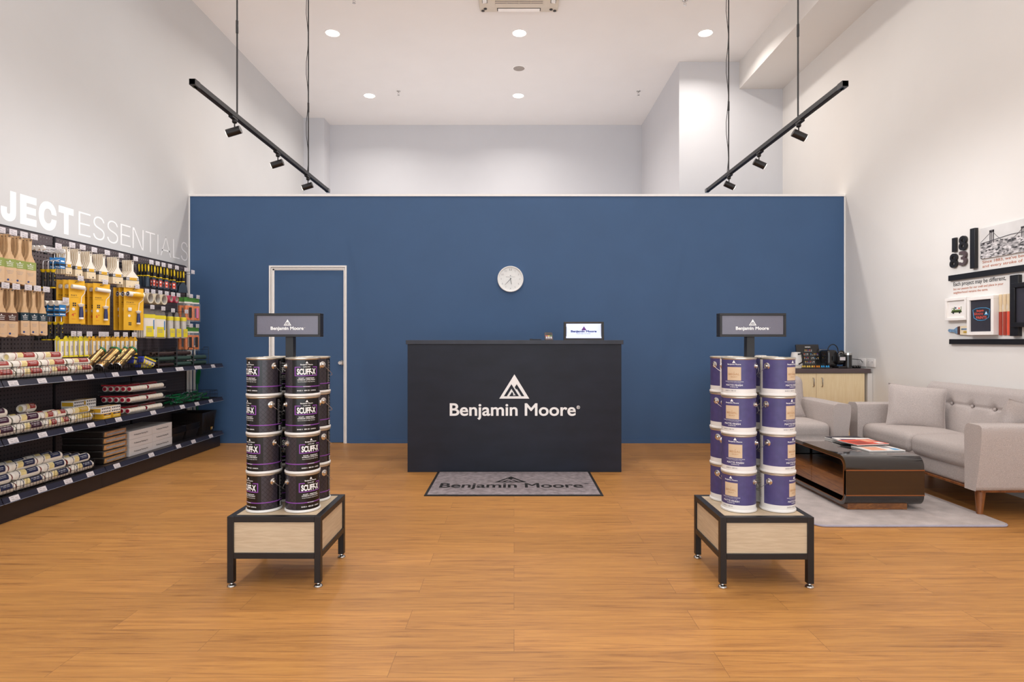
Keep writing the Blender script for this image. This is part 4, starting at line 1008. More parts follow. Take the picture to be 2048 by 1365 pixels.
tag(wallbox(5.10, 5.045, 1.80, 2.135, 0.03, 'black').build('wall_bar', bevel=0.002), 'short upright black bar on the wall beside the raised numbers', 'wall bar')
tag(wallbox(5.365, 3.4, 1.722, 1.770, 0.022, 'black').build('wall_bar', bevel=0.002), 'long level black bar on the wall under the raised numbers', 'wall bar')
tag(wallbox(5.355, 3.4, 1.166, 1.210, 0.022, 'black').build('wall_bar', bevel=0.002), 'long level black bar on the wall below the white frames', 'wall bar')
tag(wallbox(4.69, 4.61, 1.232, 1.70, 0.03, 'black').build('wall_bar', bevel=0.002), 'upright black bar on the wall right of the paint sticks', 'wall bar')
# bridge photograph
t = thing('bridge_photo', 'black and white city photo with a bridge mounted on the cream wall', 'photo panel', (RX, 4.6, 2.0))
Tw = Matrix.Translation((-RX, -4.6, -2.0))
ya, yb, za, zb_ = 5.005, 4.1, 1.868, 2.118
def TW(): return MB(Tw)
TW().box2((RX-0.014, yb, za), (RX, ya, zb_), 'photosky').build('panel', t)
q = TW(); q.box2((RX-0.0146, yb, za), (RX-0.014, ya, za+0.13), 'city'); q.build('city_picture', t)
q = TW(); xx = RX-0.0152
for yc in (4.885, 4.585): 
    s = 1.0 if yc > 4.7 else 0.75; b0 = za+0.115
    q.box2((xx, yc-0.022*s, b0), (xx+0.0008, yc-0.012*s, b0+0.105*s), 'photodark'); q.box2((xx, yc+0.012*s, b0), (xx+0.0008, yc+0.022*s, b0+0.105*s), 'photodark'); q.box2((xx, yc-0.004*s, b0), (xx+0.0008, yc+0.004*s, b0+0.095*s), 'photodark'); q.box2((xx, yc-0.024*s, b0+0.085*s), (xx+0.0008, yc+0.024*s, b0+0.105*s), 'photodark')
for i in range(12):
    f0, f1 = i/12, (i+1)/12; 
    def cab(f): return (4.885-0.3*f, za+0.215-0.09*math.sin(PI*f)-0.03*f)
    a, b = cab(f0), cab(f1); q.tube([(xx, a[0], a[1]), (xx, b[0], b[1])], 0.0014, 'photodark', 4)
q.tube([(xx, ya-0.004, za+0.135), (xx, 4.885, za+0.21)], 0.0014, 'photodark', 4); q.tube([(xx, ya-0.002, za+0.125), (xx, 4.7, za+0.152), (xx, 4.3, za+0.15)], 0.003, 'photodark', 4)
q.build('bridge_picture', t)
wtext('wall_lettering', "Since 1883, we've been infusing every can", 4.60, 1.832, 0.022, 'rust', 'upper line of small rust coloured wall lettering under the city photo', width=0.80, bold=0.01)
wtext('wall_lettering', 'and every stroke of paint, with integrity', 4.60, 1.796, 0.022, 'rust', 'lower line of small rust coloured wall lettering under the city photo', width=0.80, bold=0.01)
wtext('wall_lettering', 'Each project may be different,', (ry(1907)+ry(2012))/2, 1.674, 0.033, 'ink', 'dark wall lettering line starting with the word Each', width=ry(1907)-ry(2012), bold=0.012)
wtext('wall_lettering', 'but our passion for our craft and place in your', (ry(1907)+ry(2007))/2, 1.638, 0.019, 'rust', 'rust coloured wall lettering line directly under the dark line', width=ry(1907)-ry(2007), bold=0.012)
wtext('wall_lettering', 'neighborhood remains the same.', (ry(1907)+ry(1976))/2, 1.606, 0.019, 'rust', 'lowest short rust coloured wall lettering line above the white frames', width=ry(1907)-ry(1976), bold=0.012)
def frame(ya, yb, z0, z1, fw, lab, face, th=0.035, mf='paperwhite', bev=0.002):
    yc, zc = (ya+yb)/2, (z0+z1)/2; t = thing('picture_frame', lab, 'picture frame', (RX, yc, zc)); T = Matrix.Translation((-RX, -yc, -zc))
    q = MB(T); x0 = RX-th
    q.box2((x0, yb, z0), (RX, ya, z0+fw), mf); q.box2((x0, yb, z1-fw), (RX, ya, z1), mf); q.box2((x0, yb, z0+fw), (RX, yb+fw, z1-fw), mf); q.box2((x0, ya-fw, z0+fw), (RX, ya, z1-fw), mf)
    q.build('frame', t, bevel=bev); MB(T).box2((RX-th+0.014, yb+fw, z0+fw), (RX-0.002, ya-fw, z1-fw), face).build('picture', t)
    return t, T, RX-th+0.0138
t, T, xf = frame(5.39, 5.135, 1.372, 1.568, 0.024, 'small white frame with a green delivery truck picture on the cream wall', 'paperwhite')
q = MB(T); yc, z0 = 5.262, 1.43
q.box((xf-0.0005, yc-0.012, z0+0.038), (0.001, 0.085, 0.045), 'truckgreen'); q.box((xf-0.0012, yc-0.014, z0+0.048), (0.001, 0.07, 0.026), 'paperwhite'); q.box((xf-0.0014, yc+0.01, z0+0.05), (0.001, 0.016, 0.014), 'navy').box((xf-0.0014, yc-0.03, z0+0.046), (0.001, 0.02, 0.010), 'coral')
q.box((xf-0.0005, yc+0.043, z0+0.032), (0.001, 0.028, 0.036), 'truckgreen'); q.box((xf-0.0012, yc+0.046, z0+0.040), (0.001, 0.014, 0.012), 'paperwhite'); q.box((xf-0.0005, yc+0.004, z0+0.016), (0.001, 0.125, 0.012), 'truckgreen')
for s in (-0.035, 0.04): q.lathe([(0.0095, 0), (0.0095, 0.002), (0.001, 0.002)], 'ink', 14, Matrix.Translation((xf, yc+s, z0+0.010)) @ Matrix.Rotation(R(-90), 4, 'Y'))
q.build('truck_print', t)
t, T, xf = frame(5.115, 4.83, 1.243, 1.560, 0.028, 'larger white frame with a glowing neon style logo on dark ground', 'chalk', 0.045)
q = MB(T); yc = 4.972
o_ = [(0.098, 1.45), (0.06, 1.462), (0.0, 1.466), (-0.06, 1.462), (-0.098, 1.45), (-0.085, 1.385), (-0.045, 1.366), (0.0, 1.362), (0.045, 1.366), (0.085, 1.385)]
q.tube([(xf-0.001, yc+a*0.92, b) for a, b in o_], 0.0022, 'neonblue', 5, closed=True)
q.text('Benjamin', (xf-0.0006, yc+0.012, 1.436), UX, UZ, 0.016, 'neonred', 0.02, width=0.075); q.text('Moore', (xf-0.0006, yc+0.03, 1.408), UX, UZ, 0.022, 'neonred', 0.0, width=0.095); q.text('PAINTS', (xf-0.0006, yc, 1.376), UX, UZ, 0.022, 'neonred', 0.01, width=0.11)
q.logo((xf-0.0004, yc-0.052, 1.406), UX, UZ, 0.04, 'neonblue', None, 0.0006); q.logo((xf-0.0012, yc-0.052, 1.415), UX, UZ, 0.02, 'ink_white', None, 0.0006)
q.build('neon_print', t)
t, T, xf = frame(4.655, 4.2, 1.30, 1.635, 0.035, 'black picture frame cut by the right picture edge', 'chalk', 0.05, 'black')
# paint stirring sticks
for i, (y, mm, nm) in enumerate(((4.808, 'brick', 'brick red'), (4.767, 'brick', 'red'), (4.728, 'coral', 'bright coral'), (4.688+0.012, 'peach', 'pale peach'))):
    t = thing('stir_stick', 'wooden paint stick dipped in %s, %s of four on the cream wall' % (nm, ('leftmost', 'second', 'third', 'rightmost')[i]), 'paint stick', (RX, y, 1.24), group='dipped paint sticks on the wall')
    w_ = 0.0135 if i < 3 else 0.009; T = Matrix.Rotation(R(-90), 4, 'Z')
    MB(T).prism([(-w_, 0.185), (w_, 0.185), (w_*0.75, 0.21), (w_*0.75, 0.235), (w_, 0.25), (w_*0.95, 0.322), (-w_*0.95, 0.322), (-w_, 0.25), (-w_*0.75, 0.235), (-w_*0.75, 0.21)], -0.008, 0, 'palewood').build('bare_end', t)
    MB(T).prism([(-w_, 0), (w_, 0), (w_, 0.185), (-w_, 0.185)], -0.0085, 0, mm).build('painted_end', t)
# brush cut-out
t = thing('brush_cutout', 'old paintbrush with stained bristles fixed flat on the wall under the truck picture', 'paintbrush', (RX, 5.25, 1.285))
T = Matrix.Rotation(R(-90), 4, 'Z')
MB(T).prism([(-0.13, 0.002), (-0.118, -0.012), (-0.06, -0.014), (-0.03, -0.028), (-0.008, -0.03), (-0.008, 0.03), (-0.03, 0.026), (-0.06, 0.008), (-0.118, 0.014)], -0.014, 0, 'bluebrush').build('handle', t)
MB(T).prism([(-0.008, -0.033), (0.02, -0.036), (0.02, 0.036), (-0.008, 0.033)], -0.018, 0, 'brown').build('ferrule', t)
MB(T).prism([(0.02, -0.036), (0.125, -0.042), (0.122, 0.0), (0.128, 0.04), (0.02, 0.036)], -0.016, 0, 'bristle').box((0.07, -0.0165, 0.01), (0.07, 0.002, 0.012), 'bluebrush').box((0.085, -0.0165, -0.015), (0.05, 0.002, 0.014), 'mustard').build('bristles', t)
# ================================================================ shelving along the left wall
PX = -3.735            # pegboard face
LIPX = -3.315          # shelf front
BAYS = [(2.94, 3.935), (3.935, 4.93), (4.93, 5.925), (5.925, 6.915)]
bay_names = ['cut off by the left picture edge', 'holding the sleeved brushes', 'holding the yellow roller packs', 'at the far end by the blue wall']
SH = {'upper': 0.935, 'middle': 0.555, 'lowest': 0.172}
tagsY = {'upper': [3.76, 4.02, 4.265, 4.51, 4.75, 5.05, 5.38, 5.68, 6.02, 6.37, 6.69], 'middle': [4.02, 4.27, 4.52, 4.76, 5.09, 5.58, 6.07, 6.35, 6.64], 'lowest': [4.03, 4.265, 4.515, 4.75, 5.07, 5.55, 6.0, 6.28, 6.64]}
def card(q, y, z, w_, h_, T):
    q.box((0.0022, y, 0.0), (0.001, w_, h_), 'tag', T)
    for k_, (dy, dz, ww) in enumerate(((-0.2, 0.22, 0.35), (-0.22, -0.12, 0.28), (0.2, 0.0, 0.3), (0.0, -0.3, 0.6))): q.box((0.0029, y+dy*w_, dz*h_), (0.0004, ww*w_, h_*0.09), 'grey_print', T)
for (y0, y1), nm in zip(BAYS, bay_names):
    t = thing('shelving_unit', 'black perforated steel shelving bay with three shelves, %s' % nm, 'shelving', (LX, y0, 0), group='black shelving bays along the left wall')
    T = Matrix.Translation((-LX, -y0, 0))
    q = MB(T); q.quad([(PX, y0+0.012, 0.17), (PX, y1-0.012, 0.17), (PX, y1-0.012, 2.04), (PX, y0+0.012, 2.04)], 'peg'); q.build('pegboard', t)
    q = MB(T); q.box2((PX-0.025, y0+0.012, 2.036), (PX+0.002, y1-0.012, 2.046), 'shelfsteel')
    for z in (1.0, 0.6, 1.5): q.box2((PX-0.004, y0+0.012, z), (PX+0.0015, y1-0.012, z+0.004), 'shelfsteel')
    q.build('top_rail', t)
    MB(T).box2((PX-0.022, y0+0.012, 0.0), (PX-0.012, y1-0.012, 1.90), 'shelfsteel').build('hole_shade_sheet', t)  # added unseen sheet that darkens the lower holes, top rows stay open
    for yy in (y0, y1-0.012) if y1 > 6.9 else (y0,):
        MB(T).box2((PX-0.03, yy, 0.0), (PX+0.008, yy+0.012, 2.04), 'shelfsteel').build('upright', t)
    MB(T).box2((LX+0.02, y0+0.001, 0.0), (LIPX-0.03, y1-0.001, 0.128), 'shelfsteel').build('base_plinth', t)
    for lv, z in SH.items():
        s = MB(T).box2((PX+0.002, y0+0.003, z-0.03), (LIPX-0.012, y1-0.003, z), 'shelfsteel').build('shelf', t, bevel=0.002)
        q = MB(T); TT = Matrix.Translation((LIPX, 0, z-0.020)) @ Matrix.Rotation(R(-24), 4, 'Y')
        q.box2((-0.002, y0+0.004, -0.022), (0.0015, y1-0.004, 0.022), 'rail', TT); q.box2((-0.002, y0+0.004, 0.020), (0.003, y1-0.004, 0.0235), 'shelfsteel', TT); q.box2((-0.002, y0+0.004, -0.0235), (0.004, y1-0.004, -0.0205), 'silverwire', TT)
        q.box2((LIPX-0.03, y0+0.004, z-0.028), (LIPX-0.006, y1-0.004, z-0.002), 'shelfsteel'); q.build('price_rail', s)
        for ty in tagsY[lv]:
            if y0 < ty < y1:
                q = MB(T); card(q, ty, 0, 0.078 if not (lv == 'upper' and 5.95 < ty < 6.5) else 0.13, 0.036, TT); q.build('price_card', s)['label'] = 'white price card'
    if y0 > 4:
        for lv in ('upper', 'middle'):
            z = SH[lv]; MB(T).prism([(PX+0.008, z-0.03), (PX+0.008, z-0.10), (LIPX-0.12, z-0.032), (LIPX-0.12, z-0.03)], y0-0.002, y0+0.001, 'shelfsteel').build('bracket', t)

# wall lettering over the shelves
def lettering(name, letters, m, lab, bold, z=2.112, h=0.212):
    q = MB()
    for ch, pa, pb in letters:
        ya, yb = 4600/(1028-pa), 4600/(1028-pb)
        if ch == 'I': q.box((LX+0.001, (ya+yb)/2, z+h/2), (0.001, 0.014, h), m); continue
        if ch == 'A':      # three even strokes
            t_ = 0.0075; ym = (ya+yb)/2
            q.quad([(LX+0.0012, ya, z), (LX+0.0012, ya+2*t_, z), (LX+0.0012, ym+t_, z+h), (LX+0.0012, ym-t_, z+h)], m)
            q.quad([(LX+0.0012, yb-2*t_, z), (LX+0.0012, yb, z), (LX+0.0012, ym+t_, z+h), (LX+0.0012, ym-t_, z+h)], m)
            q.quad([(LX+0.0012, ya+0.022, z+h*0.26), (LX+0.0012, yb-0.022, z+h*0.26), (LX+0.0012, yb-0.026, z+h*0.33), (LX+0.0012, ya+0.026, z+h*0.33)], m); continue
        globals()['INTER'] = ch not in 'PR'
        q.text(ch, (LX+0.001, (ya+yb)/2, z), (0, 1, 0), (0, 0, 1), h, m, bold if ch not in 'PR' else 0.03, width=yb-ya, res=8)
    return tag(q.build(name), lab, 'wall lettering')
INTER = True
lettering('wall_lettering', [('P', -150, -118), ('R', -108, -70), ('O', -62, -6), ('J', 1, 32), ('E', 40, 73), ('C', 77, 113), ('T', 117, 147)], 'ink_white', 'bold white word on the left wall above the shelving, cut by the picture edge', 0.045)
lettering('wall_lettering', [('E', 157, 181), ('S', 186, 209), ('S', 214, 236), ('E', 241, 261), ('N', 265, 287), ('T', 291, 310), ('I', 314.3, 317), ('A', 321, 342), ('L', 346, 359), ('S', 362, 375)], 'ink_white', 'thin white word on the left wall above the shelving', -0.013)
INTER = False

# ---------------------------------------------------------------- hooks
TIP = -3.45
hookP = {}
def hook_proto(cards):
    t = thing('peg_hook', 'x', 'hook')
    q = MB(); q.tube([(PX-TIP, 0, 0), (-0.01, 0, 0), (0, 0, 0.006)], 0.003, 'silverwire', 6).box((PX-TIP+0.003, 0, 0), (0.006, 0.03, 0.05), 'wire').tube([(PX-TIP+0.004, 0, 0.022), (-0.02, 0, 0.026), (0.01, 0, 0.024)], 0.002, 'wire', 5); q.build('wire_arm', t)
    q = MB(); T = Matrix.Translation((0.012, 0, 0.026)); q.box((0.0, 0, 0), (0.003, 0.062, 0.040), 'tag', T); card(q, 0, 0, 0.06, 0.038, T); q.build('price_card', t)['label'] = 'white price card'
    return Proto(t)
HP = hook_proto(1)
hookn = 0
def hook(y, z, what, x=0.0):
    HP.put((TIP+x, y, z), (0, 0, 0), 'price carded hook holding %s' % what, 'price carded peg hooks on the pegboard')

def hang(P, y, z, n, pitch, theta, name, group, x0=-0.02, dz=0.0, twist=0.0, hk=True, where=''):
    """n items one behind another on a hook that sticks out of the pegboard at (y, z)"""
    if hk: hook(y, z, where or name)
    for i in range(n):
        lab = '%s, %s' % (name, 'frontmost' if i == 0 else ORD[i] + ' from front')
        P.put((TIP+x0-i*pitch, y, z+dz), (0, R(random.uniform(-1, 1)), R(90-theta+random.uniform(-1, 1)*twist)), lab, group)

# sleeved brush: origin at the hanging hole
def brush_proto(mcol, W_, L_=0.325):
    t = thing('paintbrush', 'x', 'paintbrush'); hs = L_*0.50
    o = [(-0.010, 0.014), (0.010, 0.014), (0.013, 0.004), (0.011, -0.02), (0.0095, -0.06), (0.011, -0.10), (0.017, -hs+0.045), (W_*0.42, -hs+0.012), (W_*0.44, -hs), (-W_*0.44, -hs), (-W_*0.42, -hs+0.012), (-0.017, -hs+0.045), (-0.011, -0.10), (-0.0095, -0.06), (-0.011, -0.02), (-0.013, 0.004)]
    MB().prism(o, -0.007, 0.007, 'brushwood').lathe([(0.005, 0), (0.0001, 0)], 'ink', 10, Matrix.Translation((0, -0.0072, 0.0)) @ Matrix.Rotation(R(90), 4, 'X'), cap0=False).build('handle', t)
    q = MB(); zt, zb, zm = -hs+0.006, -L_, -hs-0.052
    w0, w1 = W_*0.5, W_*0.5
    q.prism([(-w0, zt), (w0, zt), (w0, zm), (-w0, zm)], -0.0105, 0.0105, mcol)
    q.prism([(-w0, zm), (w0, zm), (w1, zb+0.006), (w1*0.7, zb), (-w1, zb+0.014)], -0.0105, 0.0105, 'kraftcard')
    y = -0.0109
    q.logo((0, y, zt-0.018), (1, 0, 0), (0, 0, 1), 0.011, 'ink_white', None, 0.0)
    q.text('Benjamin Moore', (0, y, zt-0.024), (1, 0, 0), (0, 0, 1), 0.005, 'ink_white', 0.02, width=W_*0.62, res=1)
    q.text('Brushes', (0, y, zt-0.038), (1, 0, 0), (0, 0, 1), 0.011, 'ink_white', 0.0, width=W_*0.5, res=1); q.box((0, y, zt-0.047), (W_*0.5, 0.0006, 0.0025), 'ink_white')
    for i in range(3): q.box((0, y, zm-0.022-i*0.009), (W_*(0.6-0.1*i), 0.0006, 0.002), 'grey_print')
    q.lathe([(0.0075, 0), (0.0001, 0.0)], 'navydot', 12, Matrix.Translation((-w0*0.35, y, zb+0.026)) @ Matrix.Rotation(R(90), 4, 'X'), cap0=False)
    q.box((w0*0.25, y, zb+0.024), (W_*0.25, 0.0006, 0.002), 'grey_print')
    q.build('sleeve', t)
    return Proto(t)
Pg, Pb, Pt = brush_proto('green', 0.078), brush_proto('brown', 0.078), brush_proto('teal', 0.060, 0.315)
for i, y in enumerate((4.075, 4.17, 4.262, 4.352)):
    hang(Pg, y, 1.915, 5, 0.024, 16, 'olive green sleeved brush on the %s top row hook from the left' % ('first', 'second', 'third', 'fourth')[i], 'olive green sleeved brushes', twist=2, where='olive sleeved brushes, %s such hook from the left' % ('first', 'second', 'third', 'fourth')[i])
for i, y in enumerate((4.02, 4.107, 4.195)):
    hang(Pb, y, 1.545, 5, 0.024, 14, 'brown sleeved brush on the %s lower row hook from the left' % ('first', 'second', 'third')[i], 'brown sleeved brushes', twist=2, where='brown sleeved brushes, %s such hook from the left' % ('first', 'second', 'third')[i])
for i, y in enumerate((4.300, 4.382, 4.466)):
    hang(Pt, y, 1.548, 6, 0.022, 16, 'dark teal sleeved brush on the %s such hook from the left' % ('first', 'second', 'third')[i], 'dark teal sleeved brushes', twist=2, where='dark teal sleeved brushes, %s such hook from the left' % ('first', 'second', 'third')[i])

# flat pale brush
def flat_proto(W_, L_):
    t = thing('flat_brush', 'x', 'paintbrush'); hs = L_*0.62
    o = [(-0.011, 0.012), (0.011, 0.012), (0.013, 0.0), (0.0095, -0.035), (0.010, -hs+0.06), (W_*0.30, -hs+0.028), (W_*0.47, -hs+0.006), (W_*0.47, -hs), (-W_*0.47, -hs), (-W_*0.47, -hs+0.006), (-W_*0.30, -hs+0.028), (-0.010, -hs+0.06), (-0.0095, -0.035), (-0.013, 0.0)]
    MB().prism(o, -0.0055, 0.0055, 'handle_highlight', sidem='palewood').lathe([(0.0055, 0), (0.0001, 0)], 'ink', 10, Matrix.Translation((0, -0.0058, 0.0)) @ Matrix.Rotation(R(90), 4, 'X'), cap0=False).box((0.001, -0.0058, -0.018), (0.004, 0.0005, 0.012), 'ink').build('handle', t)
    MB().box((0, 0, -hs-0.012), (W_, 0.0145, 0.026), 'ink').box((0, -0.0076, -hs-0.012), (W_*0.96, 0.0006, 0.018), 'silverwire').build('ferrule', t)
    MB().box((W_*0.05, -0.0082, -hs-0.010), (W_*0.55, 0.0006, 0.022), 'yellow').box((W_*0.05, -0.0087, -hs-0.010), (W_*0.4, 0.0004, 0.003), 'ink').build('sticker', t)['label'] = 'yellow sticker'
    MB().prism([(-W_*0.5, -hs-0.025), (W_*0.5, -hs-0.025), (W_*0.5, -L_), (-W_*0.5, -L_)], -0.0065, 0.0065, 'bristle').box((W_*0.2, -0.007, -L_+0.012), (W_*0.12, 0.0006, 0.012), 'ink').box((-W_*0.2, -0.007, -L_+0.012), (W_*0.1, 0.0006, 0.008), 'grey_print').build('bristles', t)
    return Proto(t)
for i, (y, w_, l_, n) in enumerate(((4.727, 0.045, 0.20, 6), (4.842, 0.055, 0.205, 6), (4.975, 0.070, 0.212, 6), (5.135, 0.082, 0.222, 6), (5.315, 0.088, 0.222, 6), (5.52, 0.120, 0.238, 6))):
    hang(flat_proto(w_, l_), y, 1.915, n, 0.0155, 26, 'pale flat brush of the %s size' % ('narrowest', 'second narrowest', 'third narrowest', 'third widest', 'second widest', 'widest')[i], 'pale flat brushes', twist=1.5, where='the %s pale flat brushes' % ('narrowest', 'second narrowest', 'third narrowest', 'third widest', 'second widest', 'widest')[i])

# cage frames and mini rollers
def roller_proto(cage):
    t = thing('cage_roller' if cage else 'mini_roller', 'x', 'paint roller')
    # local: x along +Y world when rz=90; -y faces the aisle; grip hangs down
    L_ = 0.20 if cage else 0.085
    if cage:
        q = MB()
        for k_ in range(5):
            a = 2*PI*k_/5; q.tube([(-L_/2, 0.015*math.cos(a), 0.015*math.sin(a)), (L_/2, 0.015*math.cos(a), 0.015*math.sin(a))], 0.0018, 'silverwire', 5)
        q.build('cage', t)
        for s in (-1, 1): MB().cyl((s*(L_/2-0.012), 0, 0), (s*(L_/2+0.004), 0, 0), 0.0195, 0.018, 'lipwhite', 18).build('end_cap', t)
    else: MB().cyl((-L_/2, 0, 0), (L_/2, 0, 0), 0.021, 0.021, 'nap', 20).build('sleeve', t)
    zc = -0.15 if cage else -0.14
    MB().tube([(L_/2+0.004, 0, 0), (L_/2+0.014, 0, 0), (L_/2+0.018, 0, -0.006), (L_/2+0.016, 0, -0.055), (0.006, 0, -0.085), (0, 0, -0.10), (0, 0, zc)], 0.003, 'silverwire', 6).build('wire_arm', t)
    MB().cyl((0, 0, zc), (0, 0, zc-0.022), 0.020, 0.010, 'yellowplastic', 14).build('collar', t)
    q = MB(); q.lathe([(0.0095, 0), (0.0125, -0.03), (0.0105, -0.06), (0.0145, -0.105), (0.012, -0.115)], 'blackplastic', 14, Matrix.Translation((0, 0, zc-0.02)))
    for z_ in (-0.05, -0.08): q.lathe([(0.0035, 0), (0.0001, 0.0005)], 'yellowplastic', 8, Matrix.Translation((0, -0.0135, zc+z_)) @ Matrix.Rotation(R(90), 4, 'X'), cap0=False)
    q.build('grip', t)
    MB().cyl((0, 0, zc-0.134), (0, 0, zc-0.142), 0.017, 0.015, 'yellowplastic', 14).build('butt', t)
    q = MB(); tx_, tz_ = (0.062, -0.095) if cage else (-0.012, -0.055); q.box((tx_, -0.024, tz_), (0.052, 0.0015, 0.085), 'cyanblue'); q.box((tx_, -0.0252, tz_-0.012), (0.050, 0.0008, 0.014), 'ink'); q.box((tx_, -0.0252, tz_+0.014), (0.034, 0.0008, 0.010), 'ink_white'); q.box((tx_, -0.0252, tz_-0.03), (0.04, 0.0008, 0.006), 'ink_white'); q.build('hang_tag', t)['label'] = 'bright blue hang tag'
    return Proto(t)
hang(roller_proto(True), 4.585, 1.885, 3, 0.038, 0, 'wire roller frame with white end caps and black grip', 'wire roller frames', x0=-0.03, twist=2)
hang(roller_proto(False), 4.66, 1.482, 4, 0.046, 14, 'small white roller with a blue tag and black grip', 'small white rollers on the lower row', x0=-0.02, twist=6)

# yellow roller packs
def pack_proto(W_, Hh, kind):
    t = thing('roller_pack', 'x', 'roller pack')
    q = MB(); q.prism([(-W_/2, 0.012), (W_/2, 0.012), (W_/2, 0.012-Hh), (-W_/2, 0.012-Hh)], -0.001, 0.001, 'yellow')
    q.tube([(-0.012, -0.002, -0.006), (0, -0.002, 0.001), (0.012, -0.002, -0.002)], 0.0022, 'ink', 5)
    q.text('FORTI', (-W_*0.18, -0.0016, -Hh*0.33), (1, 0, 0), (0, 0, 1), 0.010, 'ink', 0.02, width=W_*0.36, res=1); q.box((-W_*0.15, -0.0016, -Hh*0.36), (W_*0.5, 0.0005, 0.0015), 'ink')
    zz = -Hh*0.80 if kind == 3 else -Hh*0.50
    for i in range(2):
        for j in range(2): q.box((-W_*0.22+i*0.014, -0.0016, zz-j*0.016), (0.011, 0.0006, 0.012), 'ink')
    if kind == 3: q.rbox((-W_*0.22, -0.008, -Hh*0.48), (0.032, 0.014, 0.032), 0.005, 'nap', 2)
    q.lathe([(0.012, 0), (0.0001, 0)], 'paperwhite', 12, Matrix.Translation((-W_*0.22, -0.0016, -Hh*0.63)) @ Matrix.Rotation(R(90), 4, 'X'), cap0=False)
    if kind != 3: q.text('4"' if kind == 1 else '6"', (-W_*0.22, -0.0016, -Hh*0.80), (1, 0, 0), (0, 0, 1), 0.026, 'redlabel', 0.01, res=2); q.box((-W_*0.22, -0.0016, -Hh*0.86), (0.03, 0.0005, 0.002), 'redlabel')
    q.build('card', t)
    r = 0.017 if kind < 3 else 0.024; L_ = W_*0.78; zr = -Hh*0.13; c = (0.0, -r-0.002, zr)
    q = MB(); q.cyl((-L_/2, c[1], zr+0.004), (L_/2, c[1], zr-0.004), r, r, 'nap', 20)
    if kind == 3: q.cyl((-L_/2-0.001, c[1], zr+0.004), (-L_/2, c[1], zr+0.004), r*0.8, r*0.8, 'navy', 18); q.cyl((-L_/2-0.002, c[1], zr+0.004), (-L_/2, c[1], zr+0.004), r*0.25, r*0.25, 'paperwhite', 10); q.cyl((-L_*0.25, c[1], zr), (L_*0.42, c[1], zr-0.004), r+0.0008, r+0.0008, 'yellow', 20)
    q.build('roller_sleeve', t)
    hx = W_*0.2
    MB().tube([(L_/2, c[1], zr), (L_/2+0.008, c[1], zr-0.006), (L_/2+0.006, -0.012, zr-0.045), (hx+0.006, -0.012, zr-0.075), (hx, -0.012, -Hh*0.50)], 0.0028, 'paperwhite', 6).build('wire_arm', t)
    MB().lathe([(0.004, 0), (0.024, -0.006), (0.016, -0.022), (0.008, -0.03)], 'paperwhite', 14, Matrix.Translation((hx, -0.013, -Hh*0.50))).build('guard', t)
    MB().lathe([(0.008, 0), (0.012, -0.03), (0.015, -0.06), (0.0155, -0.10)], 'navy', 14, Matrix.Translation((hx, -0.014, -Hh*0.53))).lathe([(0.0158, 0), (0.0158, -0.014)], 'paperwhite', 14, Matrix.Translation((hx, -0.014, -Hh*0.53-0.1))).build('grip', t)
    return Proto(t)
for i, (y, w_, h_, nm) in enumerate(((4.82, 0.118, 0.345, 'narrowest'), (5.11, 0.142, 0.348, 'middle sized'), (5.545, 0.185, 0.385, 'widest'))):
    hang(pack_proto(w_, h_, i+1), y, 1.665, 3, 0.048, 24, '%s yellow carded paint roller pack' % nm, 'yellow carded roller packs', twist=3)

# putty knives
def knife_proto(W_, lab):
    t = thing('putty_knife', 'x', 'putty knife')
    q = MB(); q.prism([(-0.009, 0.014), (0.009, 0.014), (0.013, 0.0), (0.011, -0.04), (0.014, -0.075), (0.011, -0.098), (-0.011, -0.098), (-0.014, -0.075), (-0.011, -0.04), (-0.013, 0.0)], -0.009, 0.009, 'blackplastic'); q = q.build('grip', t, bevel=0.004)
    MB().prism([(-0.005, 0.006), (0.005, 0.006), (0.007, -0.02), (0.005, -0.055), (0, -0.065), (-0.005, -0.055), (-0.007, -0.02)], -0.0105, -0.008, 'yellowplastic').build('inlay', t)['label'] = 'yellow grip inlay'
    MB().box((0, 0, -0.101), (0.026, 0.02, 0.008), 'yellowplastic').build('collar', t)
    w2 = W_/2
    if lab == 2: o = [(-0.008, -0.105), (0.008, -0.105), (w2*0.8, -0.15), (w2, -0.215), (-w2, -0.215), (-w2*0.8, -0.15)]
    else: o = [(-0.009, -0.105), (0.009, -0.105), (0.4*w2+0.006, -0.118), (w2, -0.205), (-w2, -0.205), (-0.4*w2-0.006, -0.118)]
    MB().prism(o, -0.001, 0.001, 'bluesteel').build('blade', t)
    if lab == 1: MB().box((0, -0.0016, -0.16), (W_*0.45, 0.0008, 0.06), 'redlabel').box((0, -0.0022, -0.148), (W_*0.22, 0.0006, 0.016), 'paperwhite').box((0, -0.0022, -0.182), (W_*0.2, 0.0006, 0.008), 'paperwhite').build('sticker', t)['label'] = 'red sticker'
    return Proto(t)
for i, (y, w_, lb) in enumerate(((5.76, 0.030, 0), (5.86, 0.042, 1), (5.96, 0.052, 1), (6.07, 0.064, 1), (6.195, 0.078, 1), (6.37, 0.105, 2))):
    hang(knife_proto(w_, lb), y, 1.915, 4, 0.030, 28, 'black and yellow putty knife of the %s size' % ('narrowest', 'second narrowest', 'third narrowest', 'third widest', 'second widest', 'widest')[i], 'black and yellow putty knives', twist=3, where='the %s putty knives' % ('narrowest', 'second narrowest', 'third narrowest', 'third widest', 'second widest', 'widest')[i])

